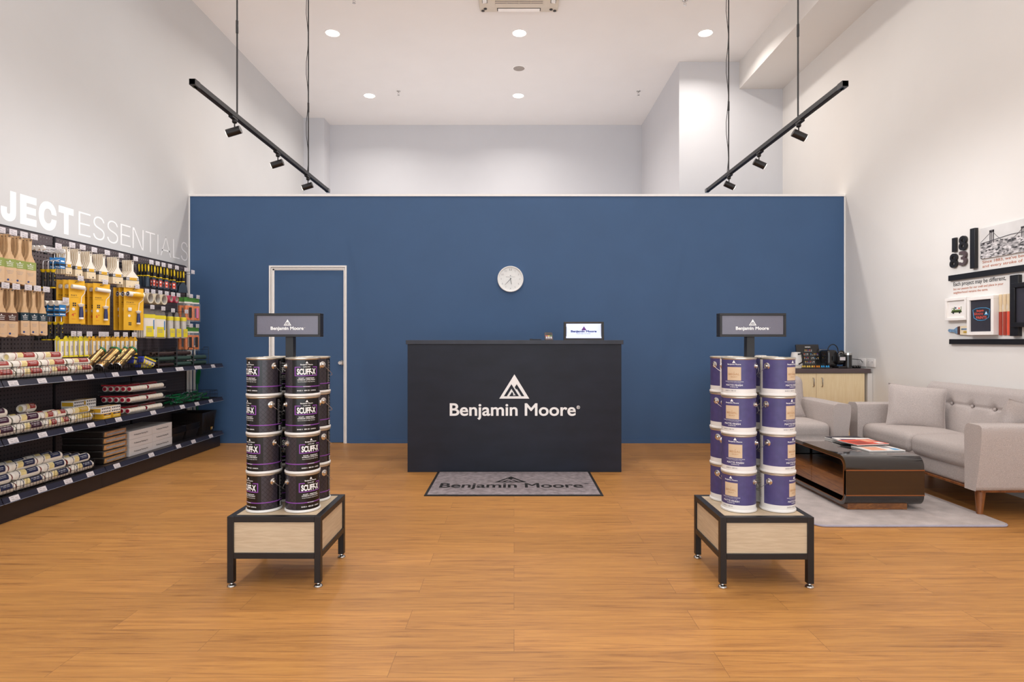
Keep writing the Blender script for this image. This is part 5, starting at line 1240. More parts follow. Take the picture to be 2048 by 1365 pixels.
# tape rolls: ring around the hook
def tape_proto(r0, r1, w_, m, cat='tape roll'):
    t = thing('tape_roll', 'x', 'tape roll'); T = Matrix.Rotation(R(90), 4, 'Y')
    q = MB(T @ Matrix.Translation((r0-0.004, 0, 0))); q.lathe([(r0+0.002, -w_/2), (r1, -w_/2), (r1, w_/2), (r0+0.002, w_/2)], m, 32, cap0=False, cap1=False); q.build('tape', t)
    q = MB(T @ Matrix.Translation((r0-0.004, 0, 0))); q.lathe([(r0, w_/2), (r0, -w_/2)], 'core', 32, cap0=False, cap1=False).lathe([(r0+0.002, w_/2), (r0, w_/2)], 'core', 32, cap0=False, cap1=False).lathe([(r0, -w_/2), (r0+0.002, -w_/2)], 'core', 32, cap0=False, cap1=False); q.build('core', t)
    return Proto(t)
Pc, Pp = tape_proto(0.038, 0.052, 0.036, 'masking'), tape_proto(0.022, 0.036, 0.05, 'pinktape')
k_ = 0
for y, n, P, nm, g in ((5.79, 4, Pc, 'cream masking tape roll on the left cream tape hook', 'cream tape rolls'), (5.905, 4, Pc, 'cream masking tape roll on the middle cream tape hook', 'cream tape rolls'), (6.015, 4, Pc, 'cream masking tape roll on the right cream tape hook', 'cream tape rolls'),
                       (6.125, 3, Pp, 'pink tape roll on the left pink tape hook', 'pink tape rolls'), (6.225, 3, Pp, 'pink tape roll on the right pink tape hook', 'pink tape rolls')):
    hook(y, 1.638, nm.replace(' roll on', ' on'))
    for i in range(n):
        w_ = 0.038 if P is Pc else 0.052
        P.put((TIP-0.03-i*w_, y, 1.638-0.001), (0, 0, R(random.uniform(-3, 3))), '%s, %s from the front' % (nm, 'first' if i == 0 else ORD[i]), g)

# dust sheets
def sheet_proto(rolled):
    t = thing('rolled_dust_sheet' if rolled else 'dust_sheet_pack', 'x', 'dust sheet')
    if rolled:
        q = MB(); q.lathe([(0.030, -0.255), (0.031, -0.25), (0.031, -0.05), (0.026, -0.04)], 'film', 18); q.build('wrapper', t)
        MB().lathe([(0.027, -0.25), (0.028, -0.05)], 'nap', 18).build('sheet_roll', t)
        MB().lathe([(0.0315, -0.075), (0.0315, -0.042), (0.027, -0.036)], 'lemon', 18, cap0=False, cap1=False).box((0, -0.032, -0.20), (0.052, 0.002, 0.085), 'lemon').text('DUST', (0, -0.0334, -0.185), (1, 0, 0), (0, 0, 1), 0.010, 'grey_print', 0.01, width=0.032, res=1).text('SHEET', (0, -0.0334, -0.20), (1, 0, 0), (0, 0, 1), 0.010, 'grey_print', 0.01, width=0.036, res=1).build('label_print', t)
        MB().prism([(-0.026, -0.04), (0.026, -0.04), (0.014, 0.0), (0.008, 0.012), (-0.008, 0.012), (-0.014, 0.0)], -0.006, 0.006, 'greyfilm').build('bag_top', t)
    else:
        MB().rbox((0, 0, -0.155), (0.118, 0.018, 0.225), 0.008, 'nap', 3).build('folded_sheet', t)
        q = MB(); q.box((0, -0.0098, -0.06), (0.112, 0.001, 0.035), 'lemon'); q.box((0.004, -0.0098, -0.205), (0.075, 0.001, 0.10), 'lemon'); q.box((0.042, -0.0105, -0.14), (0.010, 0.0006, 0.09), 'cyanblue'); q.box((0, -0.0104, -0.258), (0.10, 0.0006, 0.005), 'ink')
        for k_ in range(3): q.box((0.0, -0.0105, -0.18-0.014*k_), (0.045, 0.0006, 0.005), 'grey_print')
        q.build('label_print', t)
        MB().prism([(-0.056, -0.045), (0.056, -0.045), (0.05, -0.01), (0.012, 0.012), (-0.012, 0.012), (-0.05, -0.01)], -0.003, 0.003, 'greyfilm').build('bag_top', t)
    return Proto(t)
Pf, Pr = sheet_proto(False), sheet_proto(True)
hang(Pf, 5.775, 1.49, 5, 0.022, 24, 'flat white and yellow dust sheet pack on the left such hook', 'flat dust sheet packs', twist=2)
hang(Pf, 5.955, 1.485, 5, 0.022, 24, 'flat white and yellow dust sheet pack on the right such hook', 'flat dust sheet packs', twist=2)
for i, y in enumerate((6.125, 6.245, 6.375)): hang(Pr, y, 1.475, 2, 0.064, 20, 'rolled white and yellow dust sheet on the %s such hook' % ('left', 'middle', 'right')[i], 'rolled dust sheets', twist=4, hk=(i != 1))
# orange sponge packs
def sponge_proto(mm):
    t = thing('sponge_pack', 'x', 'sponge pack')
    q = MB(); q.box2((-0.045, -0.014, -0.23), (-0.018, 0.014, -0.075), 'orange').box2((0.018, -0.014, -0.23), (0.045, 0.014, -0.075), 'orange').box2((-0.018, -0.014, -0.23), (0.018, 0.014, -0.20), 'orange').box2((-0.018, -0.014, -0.10), (0.018, 0.014, -0.075), 'orange'); q.build('sponge_frame', t, bevel=0.004)
    MB().cyl((0.012, -0.018, -0.205), (0.012, -0.018, -0.095), 0.013, 0.013, mm, 14).build('applicator', t)
    MB().box2((-0.05, -0.003, -0.035), (0.05, 0.003, 0.012), 'leafgreen').box2((-0.05, -0.0036, -0.05), (0.05, 0.003, -0.035), 'paperwhite').build('header_card', t)
    MB().box2((-0.052, -0.017, -0.245), (0.052, 0.017, -0.05), 'teagreen').build('clear_bag', t)
    return Proto(t)
Pk, Pn = sponge_proto('blackplastic'), sponge_proto('pink')
hang(Pk, 6.47, 1.645, 2, 0.06, 22, 'orange sponge pack with black applicator, upper left', 'orange sponge packs', twist=4)
hang(Pn, 6.61, 1.645, 2, 0.06, 22, 'orange sponge pack with pink applicator, upper right', 'orange sponge packs', twist=4)
hang(Pk, 6.47, 1.33, 2, 0.06, 22, 'orange sponge pack in the lower row, left hook', 'orange sponge packs', twist=4)
hang(Pk, 6.60, 1.33, 2, 0.06, 22, 'orange sponge pack in the lower row, right hook', 'orange sponge packs', twist=4)
# refill packs
def refill_proto(mm):
    t = thing('refill_pack', 'x', 'roller refill'); 
    MB().rbox((0, 0, -0.085), (0.036, 0.020, 0.125), 0.010, 'nap', 3).build('refill_roller', t)
    q = MB(); q.prism([(-0.006, 0.008), (0.006, 0.008), (0.020, -0.02), (-0.020, -0.02)], -0.002, 0.002, mm); q.box((-0.0155, -0.0105, -0.085), (0.008, 0.001, 0.115), mm); q.box((0, -0.009, -0.15), (0.036, 0.003, 0.012), mm); q.box((0.006, -0.0108, -0.09), (0.006, 0.0006, 0.045), 'grey_print'); q.box((0, -0.009, -0.026), (0.034, 0.003, 0.010), mm); q.build('printed_wrap', t)
    return Proto(t)
Pa, Pz = refill_proto('lemon'), refill_proto('yellow')
for i, y in enumerate((4.653, 4.70, 4.748, 4.80, 4.857, 4.92, 5.008, 5.062, 5.12, 5.175, 5.257, 5.315, 5.375, 5.435, 5.50, 5.56)):
    ns = ('first', 'second', 'third', 'fourth', 'fifth', 'sixth', 'seventh', 'eighth', 'ninth', 'tenth', 'eleventh', 'twelfth', 'thirteenth', 'fourteenth', 'fifteenth', 'sixteenth')[i]
    hang(Pa if i < 6 else Pz, y, 1.225, 2, 0.03, 18, 'small yellow and white roller refill, %s column from the left' % ns, 'small roller refill packs', twist=8, hk=(i in (2, 3, 5, 7, 8, 10, 12, 14)), where='roller refills, %s column from the left' % ns)
HP.put((TIP, 5.69, 1.635), (0, 0, 0), 'empty wire peg hook with a white price card, left of the tape rolls', 'price carded peg hooks on the pegboard')
HP.put((TIP, 6.505, 1.905), (0, 0, 0), 'empty wire peg hook with a white price card, top right corner', 'price carded peg hooks on the pegboard')

# ---------------------------------------------------------------- wire baskets and roller covers
def basket_proto(L_, Dp=0.37, Hh=0.085, name='wire_basket'):
    """origin: front left bottom corner; x runs back (-x world), y along shelf"""
    t = thing(name, 'x', 'basket')
    q = MB(); n = max(4, int(L_/0.028))
    q.tube([(0, 0.02, Hh), (0, L_-0.02, Hh), (-0.02, L_, Hh), (-Dp, L_, Hh), (-Dp, 0, Hh), (-0.02, 0, Hh)], 0.0022, 'wire', 5, closed=True)
    for z in (0.004, Hh*0.5): q.tube([(0, 0.012, z), (0, L_-0.012, z), (-0.012, L_, z), (-Dp, L_, z), (-Dp, 0, z), (-0.012, 0, z)], 0.0016, 'wire', 4, closed=True)
    for i in range(n+1):
        y = 0.012+(L_-0.024)*i/n; q.tube([(-0.05, y, 0.003), (-0.004, y, 0.003), (0, y, 0.008), (0, y, Hh)], 0.0014, 'wire', 4)
    for i in range(1, 8):
        for y in (0, L_): q.tube([(-Dp*i/8, y, 0.003), (-Dp*i/8, y, Hh)], 0.0014, 'wire', 4)
    q.build('wire_mesh', t)
    return Proto(t)
BK = basket_proto(0.243)
def cover_proto(mm, L_=0.236, r=0.031, red=False):
    """lambswool roller cover pack, axis local x, centre origin, label towards -y/up"""
    t = thing('roller_cover', 'x', 'roller cover')
    T = Matrix.Rotation(R(90), 4, 'Y')
    q = MB(); n = 24
    prof = [(0.019, -L_/2+0.012), (0.020, -L_/2), (r-0.006, -L_/2-0.002), (r, -L_/2+0.010), (r, L_/2-0.010), (r-0.006, L_/2+0.002), (0.020, L_/2), (0.019, L_/2-0.012)]
    q.lathe(prof, 'nap', n, T, cap0=False, cap1=False)
    q.cyl((-L_/2+0.012, 0, 0), (-L_/2+0.013, 0, 0), 0.019, 0.019, 'paleyellow', 16); q.build('nap_tube', t)
    if red: MB().cyl((-L_/2-0.003, 0, 0), (-L_/2+0.001, 0, 0), 0.0235, 0.0235, 'maroon', 18).build('end_ring', t)
    def patch(q, x0, x1, a0, a1, m, rr, skew=0.0):
        k = 8; vs = []
        for i in range(k+1):
            a = R(a0+(a1-a0)*i/k); sk = skew*(i/k-0.5)
            vs += [(x0+sk, -rr*math.cos(a), rr*math.sin(a)), (x1+sk, -rr*math.cos(a), rr*math.sin(a))]
        q.add(vs, [(2*i, 2*i+1, 2*i+3, 2*i+2) for i in range(k)], m)
    q = MB()
    patch(q, -L_*0.30, -L_*0.27, -70, 130, mm, r+0.0006, 0.03)
    patch(q, -L_*0.22, -L_*0.02, -5, 78, 'paleyellow', r+0.0006, 0.018)
    patch(q, -L_*0.02, L_*0.40, -5, 78, mm, r+0.0008, 0.012)
    def wr(x, z, l=0.0): a = R(36)+z/r; return (x, -(r+0.0016+l)*math.cos(a), (r+0.0016+l)*math.sin(a))
    q.text('Professional Roller', (L_*0.19, 0, 0.003), (1, 0, 0), (0, 0, 1), 0.006, 'ink_white', 0.02, width=L_*0.30, res=1, wrap=wr)
    q.text('all paints and stains', (L_*0.19, 0, -0.008), (1, 0, 0), (0, 0, 1), 0.005, 'ink_white', 0.0, width=L_*0.24, res=1, wrap=wr)
    q.text('9 inch', (-L_*0.12, 0, -0.003), (1, 0, 0), (0, 0, 1), 0.006, 'gold_ink', 0.0, width=L_*0.10, res=1, wrap=wr)
    q.build('label_wrap', t)
    return Proto(t)
covers = {'red': cover_proto('maroon'), 'plum': cover_proto('plum', r=0.033), 'navy': cover_proto('navylabel', r=0.033, red=True), 'mustard': cover_proto('mustard'), 'short': cover_proto('maroon', 0.118)}
cname = {'red': 'brick red', 'plum': 'plum', 'navy': 'navy', 'mustard': 'mustard', 'short': 'short brick red'}
BY_ = [3.842, 4.092, 4.342, 4.597]
bn = ['first', 'second', 'third', 'fourth']
def pile(kind, ys_, shelf, bi, rows, r, label_b, L_=0.243):
    """rows: list of (layer, [x offsets])"""
    z0 = SH[shelf]
    for layer, xs in rows:
        for k_, x in enumerate(xs):
            zc = z0+0.0075+r+layer*r*1.76
            pos = 'front' if k_ == 0 else ('second row' if k_ == 1 else 'third row')
            covers[kind].put((x, ys_+random.uniform(-0.002, 0.002)+(0.010*layer), zc), (R(random.uniform(-14, 14)), 0, R(90+random.uniform(-0.8, 0.8))), '%s labelled roller cover, %s layer, %s row, %s, %s shelf' % (cname[kind], ('bottom', 'second', 'third')[layer], ('front', 'second', 'third')[k_], label_b, shelf), '%s labelled roller covers on the %s shelf' % (cname[kind], shelf))
XF = -3.372
def bput(y, shelf, i, L_=None): BK.put((XF+0.012+0.026, y, SH[shelf]), (0, 0, 0), 'black wire basket of roller covers, %s along the %s shelf' % (bn[i], shelf), 'black wire baskets on the shelves')
p_ = 0.0655
for i, y in enumerate(BY_):
    bput(y, 'upper', i); xs = [XF-0.004-k_*p_ for k_ in range(3)]
    rows = [(0, xs), (1, [x-p_/2 for x in xs])]
    if i in (1, 2): rows.append((2, [x-p_ for x in xs[:2]]))
    pile('red', y+0.1215, 'upper', i, rows, 0.0312, 'basket %s' % ('one', 'two', 'three', 'four')[i])
p2 = 0.069
for i, y in enumerate(BY_):
    bput(y, 'middle', i); xs = [XF-0.004-k_*p2 for k_ in range(3)]
    if i < 2: pile('plum', y+0.1215, 'middle', i, [(0, xs[:2]), (1, [xs[0]-p2/2, xs[1]-p2/2])]+([(2, [xs[1]])] if i == 0 else []), 0.0332, 'basket %s' % ('one', 'two')[i])
    elif i == 2:
        for s, nm in ((0, 'basket three left half'), (1, 'basket three right half')): pile('short', y+0.060+s*0.122, 'middle', i, [(0, xs[:2]), (1, [xs[0]-p_/2, xs[1]-p_/2])], 0.0312, nm)
    else: pile('mustard', y+0.1215, 'middle', i, [(0, xs[:2]), (1, [xs[0]-p_/2])], 0.0312, 'basket four')
pile('short', 4.33, 'middle', 9, [(2, [XF-0.12])], 0.0335, 'loose on plum ones')
for i, y in enumerate(BY_):
    bput(y, 'lowest', i); xs = [XF-0.004-k_*p2 for k_ in range(3)]
    rows = [(0, xs), (1, [x-p2/2 for x in xs])]
    if i < 3: rows.append((2, [x-p2 for x in xs[:2]]))
    pile('navy', y+0.1215, 'lowest', i, rows, 0.0332, 'basket %s' % ('one', 'two', 'three', 'four')[i])

# ---------------------------------------------------------------- canisters and mop packs in a long basket
t = thing('wire_basket', 'long black wire basket of gold canisters on the upper shelf', 'basket', (XF+0.038, 4.865, SH['upper']))
bk2 = basket_proto(0.60, 0.36, 0.10)
o = bk2.root
for c_ in kids(o): c_.parent = t
bpy.data.objects.remove(o)
def canister_proto():
    t = thing('canister', 'x', 'canister'); r = 0.0345
    MB().lathe([(r-0.002, 0), (r, 0.003), (r, 0.235)], 'goldcan', 28).build('tube_body', t)
    q = MB(); q.lathe([(r+0.0006, 0.0), (r+0.0006, 0.012)], 'silverwire', 28, cap0=False, cap1=False).lathe([(r, -0.0008), (0.012, -0.0014), (0.010, -0.0014), (0.0001, -0.0016)], 'steel', 24, cap0=False, cap1=False).lathe([(0.006, -0.002), (0.0001, -0.0025)], 'ink', 12, cap0=False, cap1=False); q.build('metal_base', t)
    q = MB()
    for k_ in range(9):
        a = 2*PI*k_/9; q.box((r*math.cos(a)*1.0, r*math.sin(a)*1.0, 0.12), (0.006, 0.006, 0.16 if k_ % 3 else 0.08), 'ink' if k_ % 2 else 'paleyellow', None)
    q.build('label_print', t)
    MB().lathe([(r+0.0025, 0.232), (r+0.003, 0.25), (r-0.004, 0.254), (0.0001, 0.252)], 'greenplastic', 28, cap0=False, cap1=False).build('cap', t)['label'] = 'green plastic cap'
    return Proto(t)
Pq = canister_proto()
for i, (y, x, nm) in enumerate(((4.94, -3.375, 'front row, nearest the roller covers'), (5.165, -3.375, 'front row, nearest the blue wall'), (4.90, -3.46, 'second row, first from the left'), (5.03, -3.46, 'second row, middle'), (5.20, -3.46, 'second row, nearest the blue wall'))):
    Pq.put((x, y, SH['upper']+0.04), (R(-56), 0, R(-4+3*(i % 3))), 'leaning gold foil canister with green cap, %s' % nm, 'leaning gold foil canisters')
def mop_proto():
    t = thing('sleeve_pack', 'x', 'roller cover')
    MB().rbox((0, 0, 0), (0.20, 0.06, 0.062), 0.028, 'nap', 5).build('fleece', t)
    q = MB()
    for x in (-0.075, -0.03, 0.015, 0.06): q.rbox((x, 0, 0.0), (0.020, 0.0615, 0.0635), 0.028, 'lemon', 4)
    q.rbox((-0.093, 0, 0), (0.016, 0.058, 0.060), 0.026, 'royalblue', 4); q.box((0, -0.0312, 0.012), (0.17, 0.001, 0.008), 'royalblue'); q.box((0, -0.0312, 0.026), (0.17, 0.004, 0.014), 'lemon')
    q.lathe([(0.010, 0), (0.0001, 0.0006)], 'navylabel', 14, Matrix.Translation((0.045, -0.031, -0.012)) @ Matrix.Rotation(R(90), 4, 'X'), cap0=False); q.build('printed_wrap', t)
    return Proto(t)
Pm = mop_proto()
for (x, y, z, a, nm) in ((-3.38, 5.59, 1.0, 16, 'front, upper'), (-3.45, 5.56, 1.0, 12, 'behind the front one'), (-3.42, 5.62, 0.975, 4, 'underneath the tilted ones')):
    Pm.put((x, y, z), (0, R(a), R(90)), 'yellow, blue and white striped fleece sleeve pack, %s, on the upper shelf' % nm, 'striped fleece sleeve packs')

# wire racks with dark sleeves
def rack_proto():
    t = thing('wire_rack', 'x', 'rack'); L_ = 0.305; q = MB()
    for x in (0.0, -0.12, -0.24, -0.34):
        for y in (0.0, L_):
            q.tube([(x, y, 0.0), (x, y, 0.165)], 0.0026, 'wire', 5)
    for z in (0.004, 0.062, 0.115, 0.165):
        q.tube([(0, 0, z), (0, 0.0, z), (-0.34, 0, z)], 0.002, 'wire', 4); q.tube([(0, L_, z), (-0.34, L_, z)], 0.002, 'wire', 4)
    for z in (0.004, 0.062, 0.115):
        for x in (0.0, -0.17, -0.34): q.tube([(x, 0, z), (x, L_, z)], 0.002, 'wire', 4)
    for y in (0.0, L_): q.tube([(-0.06, y, 0.165), (-0.05, y, 0.19), (-0.0, y, 0.19), (0.002, y, 0.17)], 0.0026, 'wire', 5)
    q.build('wire_frame', t); return Proto(t)
Pw = rack_proto()
def sleeve_proto(m, r):
    t = thing('foam_sleeve', 'x', 'foam sleeve'); MB(Matrix.Rotation(R(90), 4, 'Y')).lathe([(r*0.5, -0.13), (r*0.6, -0.132), (r, -0.130), (r, 0.130), (r*0.6, 0.132), (r*0.5, 0.13)], m, 18, cap0=False, cap1=False).build('sleeve', t); return Proto(t)
Pd, Pe = sleeve_proto('darkgreen', 0.0215), sleeve_proto('darkbrown', 0.018)
for i, y0 in enumerate((5.735, 6.05, 6.365)):
    Pw.put((-3.355, y0, SH['upper']), (0, 0, 0), 'black wire rack holding dark sleeves, %s of three on the upper shelf' % ('first', 'second', 'third')[i], 'black wire racks on the upper shelf')
    for lv, z in ((0, 0.030), (1, 0.0865), (2, 0.1375)):
        P = Pe if (i == 0 and lv != 1) or lv == 2 else Pd
        if i == 2 and lv == 2: continue
        for r_ in range(2):
            P.put((-3.385-r_*0.055, y0+0.1525, SH['upper']+z-0.003), (0, 0, R(90)), '%s foam sleeve in rack %s, %s level, %s' % ('dark brown' if P is Pe else 'dark green', ('one', 'two', 'three')[i], ('bottom', 'middle', 'top')[lv], 'front' if r_ == 0 else 'behind'), 'dark foam sleeves in the wire racks')

# ---------------------------------------------------------------- middle shelf: mini roller boxes, red ended rollers, green rollers
def box_proto(mm, dark):
    t = thing('mini_roller_box', 'x', 'roller box'); q = MB(); q.box((0, 0, 0.0265), (0.115, 0.10, 0.053), 'paperwhite' if not dark else 'boxwhite'); q.build('carton', t)
    q = MB()
    for i in range(5):
        for j in range(2): q.lathe([(0.0072, 0), (0.0001, 0.0)], 'ink', 10, Matrix.Translation((-0.044+i*0.022, -0.0504, 0.014+j*0.025)) @ Matrix.Rotation(R(90), 4, 'X'), cap0=False)
    q.build('hole_row', t); q = MB()
    q.box((-0.0578, 0, 0.0265), (0.0008, 0.09, 0.03), mm); q.box((0.0, 0, 0.0534), (0.09, 0.06, 0.0008), mm); q.box((0.0, 0.0, 0.0539), (0.07, 0.02, 0.0006), 'navylabel'); q.build('wrap_print', t)
    return Proto(t)
def box2_proto():
    t = thing('mini_roller_box', 'x', 'roller box'); MB().box((0, 0, 0.021), (0.10, 0.10, 0.042), 'yellow').build('carton', t); MB().box((0, -0.0504, 0.034), (0.09, 0.0008, 0.010), 'navylabel').box((0, -0.0504, 0.015), (0.07, 0.0008, 0.008), 'paleyellow').text('ROLLER', (0, -0.051, 0.031), (1, 0, 0), (0, 0, 1), 0.006, 'ink_white', 0.01, res=1).build('wrap_print', t); return Proto(t)
Ph, Py = box_proto('yellow', 0), box2_proto()
zz = SH['middle']
for i, (x, y, z, P, lb) in enumerate(((-3.40, 5.005, 0, Py, 'yellow boxed mini rollers, bottom left of the small boxes'), (-3.40, 5.122, 0, Py, 'yellow boxed mini rollers, bottom right of the small boxes'),
        (-3.405, 4.995, 0.043, Ph, 'white pack of mini rollers with round holes, resting on the left yellow box'), (-3.405, 5.122, 0.043, Ph, 'white pack of mini rollers with round holes, resting on the right yellow box'),
        (-3.53, 4.86, 0, Ph, 'white pack of mini rollers at the back left, bottom of its stack'), (-3.53, 4.86, 0.0545, Ph, 'white pack of mini rollers at the back left, middle of its stack'), (-3.53, 4.86, 0.109, Ph, 'white pack of mini rollers at the back left, top of its stack'),
        (-3.53, 5.00, 0, Ph, 'white pack of mini rollers at the back right, bottom of its stack'), (-3.53, 5.00, 0.0545, Ph, 'white pack of mini rollers at the back right, middle of its stack'), (-3.53, 5.00, 0.109, Ph, 'white pack of mini rollers at the back right, top of its stack'))):
    P.put((x, y, zz+z+0.0005), (0, 0, R(90)), lb, 'small mini roller packs on the middle shelf')
def set_proto():
    t = thing('roller_set', 'x', 'roller set')      # local x along the shelf, -y to the aisle
    MB().box2((-0.12, -0.03, 0.0), (0.125, 0.27, 0.002), 'greyfilm').box2((-0.12, -0.032, 0.0), (0.125, -0.030, 0.012), 'greyfilm').build('clear_tray', t)
    for k_ in range(5):
        y = 0.0+k_*0.054; T = Matrix.Translation((0, y, 0.0255)) @ Matrix.Rotation(R(90), 4, 'Y')
        q = MB(T); q.lathe([(0.0205, -0.115), (0.0235, -0.110), (0.0235, 0.110), (0.0205, 0.115)], 'nap', 20)
        for s in range(5): q.lathe([(0.0238, -0.09+s*0.042), (0.0238, -0.086+s*0.042)], 'paleyellow', 20, cap0=False, cap1=False)
        s_ = q.build('sleeve', t); MB(T).lathe([(0.0165, -0.1175), (0.0165, -0.113)], 'reddisc', 18).lathe([(0.004, -0.1182), (0.0001, -0.1182)], 'ink', 8, cap0=False).build('end_cap', s_)
    MB(Matrix.Translation((-0.02, 0.04, 0.056)) @ Matrix.Rotation(R(90), 4, 'Y')).lathe([(0.009, -0.02), (0.0125, -0.02), (0.0125, 0.10), (0.009, 0.10), (0.009, -0.02)], 'redcloth', 16, cap0=False, cap1=False).build('red_tube', t)
    MB().box2((-0.11, 0.03, 0.0495), (0.09, 0.25, 0.060), 'redcloth').build('red_sheet', t)
    MB().box2((-0.12, -0.03, 0.0), (0.125, -0.028, 0.001), 'greyfilm').box2((-0.118, -0.028, 0.066), (0.15, 0.265, 0.068), 'greyfilm').build('blister_top', t)
    return Proto(t)
Ps = set_proto()
for lv in range(3):
    for s in range(2):
        Ps.put((-3.375 if lv else -3.375, 5.42+s*0.262+lv*0.012, zz+0.0005+lv*0.097*0.98), (0, 0, R(90)), 'tray of white rollers with red ends, %s layer, %s half' % (('bottom', 'middle', 'top')[lv], ('left', 'right')[s]), 'trays of red ended rollers')
        if lv: 
            pass
def green_proto():
    t = thing('green_roller_handle', 'x', 'roller handle')
    T = Matrix.Rotation(R(90), 4, 'Y')
    MB(T).lathe([(0.006, -0.06), (0.0105, -0.06), (0.0095, 0.0), (0.011, 0.055), (0.006, 0.06)], 'greenplastic', 14, cap0=False, cap1=False).build('grip', t)
    MB().tube([(0.06, 0, 0), (0.11, 0.0, 0.004), (0.13, 0.02, 0.008), (0.165, 0.02, 0.01)], 0.0022, 'silverwire', 5).build('wire_arm', t)
    MB().tube([(-0.064+0.009*math.cos(R(a)), 0.0, 0.009*math.sin(R(a))) for a in range(0, 360, 36)], 0.0022, 'greenplastic', 5, closed=True).build('hanging_loop', t)
    return Proto(t)
Pgr = green_proto(); BKs = basket_proto(0.40, 0.36, 0.085)
BKs.put((XF+0.038, 6.03, zz), (0, 0, 0), 'black wire basket holding green roller handles, left one on the middle shelf', 'black wire baskets on the shelves'); BKs.put((XF+0.038, 6.445, zz), (0, 0, 0), 'black wire basket holding green roller handles, right one on the middle shelf', 'black wire baskets on the shelves')
gi = 0
for row in range(4):
    for colm in range(3):
        for lay in range(2):
            y = 6.13+row*0.165+random.uniform(-0.015, 0.015); x = -3.375-colm*0.062
            nm = 'green plastic roller handle, %s column from the left, %s row, %s layer' % (('first', 'second', 'third', 'fourth')[row], ('front', 'middle', 'rear')[colm], ('lower', 'upper')[lay])
            Pgr.put((x, y, zz+0.016+lay*0.038+0.012*colm*lay), (R(random.uniform(-20, 20)), R(random.uniform(-6, 0)), R(90+random.uniform(-14, 14)+(180 if (gi % 3 == 0) else 0))), nm, 'green roller handles in the wire baskets'); gi += 1

# ---------------------------------------------------------------- lowest shelf: trays, cartons, bins
z1 = SH['lowest']
def tray_proto():
    t = thing('wrapped_tray_set', 'x', 'paint tray set')     # local x along shelf, -y to aisle
    q = MB(); a = [(-0.145, -0.0, 0.0), (0.145, 0.0, 0.0), (0.145, 0.345, 0.0), (-0.145, 0.345, 0.0)]
    b = [(-0.15, -0.008, 0.05), (0.15, -0.008, 0.05), (0.15, 0.35, 0.05), (-0.15, 0.35, 0.05)]
    q.add(a+b, [(3, 2, 1, 0), (4, 5, 6, 7), (0, 1, 5, 4), (1, 2, 6, 5), (2, 3, 7, 6), (3, 0, 4, 7)], 'trayblack'); q.build('tray', t, bevel=0.010, seg=3)
    MB().box2((-0.142, -0.0105, 0.006), (0.142, 0.002, 0.046), 'kraftwrap').box2((-0.12, -0.0112, 0.016), (0.12, -0.0104, 0.032), 'grey_print').build('card_insert', t, bevel=0.003)
    MB().box2((-0.152, -0.012, 0.0495), (0.152, 0.352, 0.0525), 'greyfilm').build('shrink_film', t)
    return Proto(t)
Ptr = tray_proto()
for k_ in range(5):
    Ptr.put((-3.395, 5.165, z1+0.0008+k_*0.0545), (0, 0, R(90+random.uniform(-1.5, 1.5))), 'shrink wrapped paint tray set with kraft card, layer %d from the bottom of the stack' % (k_+1), 'shrink wrapped paint tray sets')
def carton_proto():
    t = thing('carton', 'x', 'box'); MB().box2((-0.165, 0, 0), (0.165, 0.30, 0.0725), 'boxwhite').build('box', t, bevel=0.002)
    MB().text('Professional Painting Kit', (0, -0.0008, 0.030), (1, 0, 0), (0, 0, 1), 0.0135, 'ink', 0.01, width=0.20, res=2).build('lettering', t); return Proto(t)
Pct = carton_proto()
for s in range(2):
    for k_ in range(3):
        Pct.put((-3.385, 5.515+s*0.335, z1+0.0006+k_*0.0735), (0, 0, R(90+random.uniform(-0.8, 0.8))), 'white painting kit carton, %s of the %s stack on the lowest shelf' % (('bottom', 'middle', 'top')[k_], ('left', 'right')[s]), 'white painting kit cartons')
def nest_proto():
    t = thing('paint_tray', 'x', 'paint tray'); q = MB()
    A = [(-0.11, 0.02), (0.11, 0.02), (0.11, 0.30), (-0.11, 0.30)]; Bq = [(-0.125, 0.0), (0.125, 0.0), (0.125, 0.325), (-0.125, 0.325)]; C_ = [(-0.135, -0.008), (0.135, -0.008), (0.135, 0.335), (-0.135, 0.335)]
    vs = [(x, y, 0) for x, y in A]+[(x, y, 0.085) for x, y in Bq]+[(x, y, 0.088) for x, y in C_]+[(x, y, 0.084) for x, y in C_]
    fs = [(0, 1, 2, 3)]+[(i, (i+1) % 4, 4+(i+1) % 4, 4+i) for i in range(4)]+[(4+i, 4+(i+1) % 4, 8+(i+1) % 4, 8+i) for i in range(4)]+[(8+i, 8+(i+1) % 4, 12+(i+1) % 4, 12+i) for i in range(4)]
    q.add(vs, fs, 'trayblack'); o = q.build('shell', t); m_ = o.modifiers.new('thick', 'SOLIDIFY'); m_.thickness = 0.002; m_.offset = -1; return Proto(t)
Pnt = nest_proto()
for s, n in ((0, 6), (1, 6)):
    for k_ in range(n):
        Pnt.put((-3.40, 6.155+s*0.275, z1+0.001+k_*0.012+0.0), (0, 0, R(90+random.uniform(-1, 1))), 'black nested paint tray, number %d from the bottom of the %s tray stack' % (k_+1, ('left', 'right')[s]), 'black nested paint trays')
t = thing('storage_bin', 'large black flared plastic bin with a yellow sticker, far end of the lowest shelf', 'bin', (-3.375, 6.735, z1+0.001)); t.rotation_euler = (0, 0, R(90))
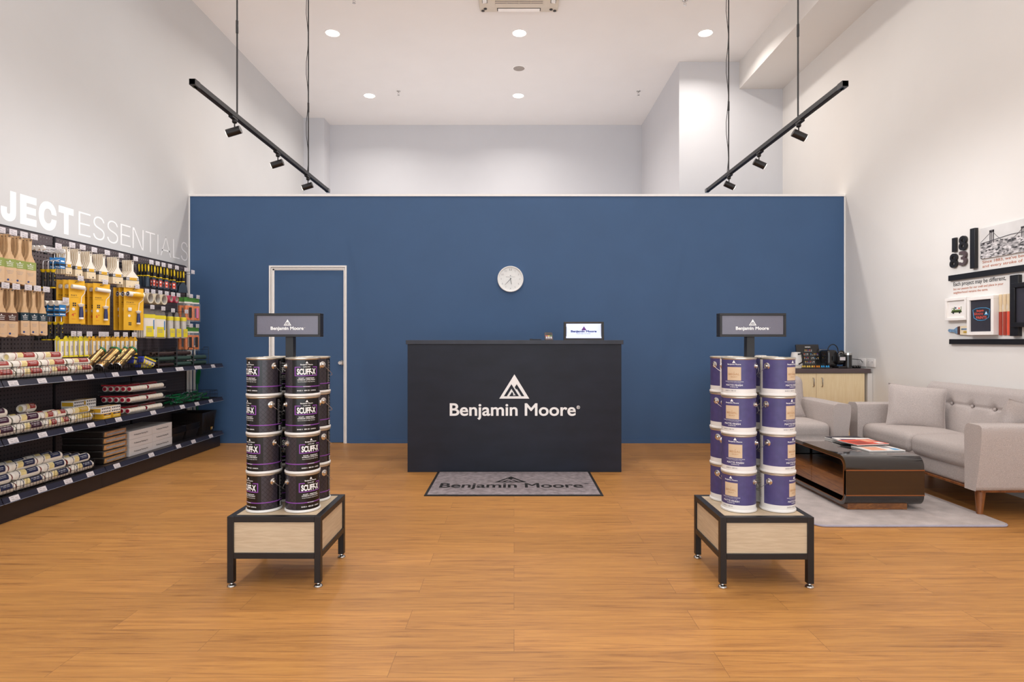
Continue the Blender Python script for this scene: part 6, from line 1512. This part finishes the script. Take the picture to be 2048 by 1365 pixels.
q = MB(); A = [(-0.12, 0.02), (0.12, 0.02), (0.12, 0.30), (-0.12, 0.30)]; Bq = [(-0.155, 0.0), (0.155, -0.0), (0.155, 0.33), (-0.155, 0.33)]
vs = [(x, y, 0) for x, y in A]+[(x, y, 0.235) for x, y in Bq]+[(x*0.97, 0.165+(y-0.165)*0.97, 0.235) for x, y in Bq]+[(x*0.96, 0.16+(y-0.16)*0.95, 0.004) for x, y in A]
q.add(vs, [(3, 2, 1, 0)]+[(i, (i+1) % 4, 4+(i+1) % 4, 4+i) for i in range(4)]+[(4+i, 4+(i+1) % 4, 8+(i+1) % 4, 8+i) for i in range(4)]+[(8+i, 8+(i+1) % 4, 12+(i+1) % 4, 12+i) for i in range(4)]+[(12, 13, 14, 15)], 'trayblack')
for k_ in range(9): q.box((-0.10+k_*0.025, 0.006, 0.125), (0.002, 0.012, 0.19), 'trayblack')
q.build('bin_shell', t); MB(Matrix.Rotation(R(5), 4, 'X')).box((0.06, 0.010, 0.045), (0.05, 0.002, 0.03), 'yellow').box((0.068, 0.0085, 0.045), (0.02, 0.001, 0.02), 'paperwhite').build('sticker', t)['label'] = 'yellow sticker'
# extension poles behind the shelf end
for i, (x, h_, nm) in enumerate(((-3.755, 1.16, 'leftmost'), (-3.715, 1.12, 'middle'), (-3.675, 1.14, 'rightmost'))):
    t = thing('extension_pole', 'upright white extension pole beside the far shelving end, %s of three' % nm, 'pole', (x, 6.985, 0), group='upright extension poles')
    MB().lathe([(0.0135, 0.0), (0.0135, h_-0.09)], 'lipwhite', 16).build('tube', t); MB().lathe([(0.010, h_-0.09), (0.012, h_-0.06), (0.009, h_)], 'kettlewhite', 14).build('tip', t)
t = thing('green_squeegee', 'green plastic scraper handle leaning beside the white poles at the shelving end', 'scraper', (-3.63, 6.97, 0.0))
MB().tube([(0.0, 0, 0.0), (-0.005, 0, 0.70)], 0.010, 'greenplastic', 10).build('pole', t); MB().prism([(-0.02, 0.70), (0.012, 0.70), (0.035, 0.84), (0.02, 0.90), (-0.012, 0.82)], -0.008, 0.008, 'greenplastic').build('head', t)
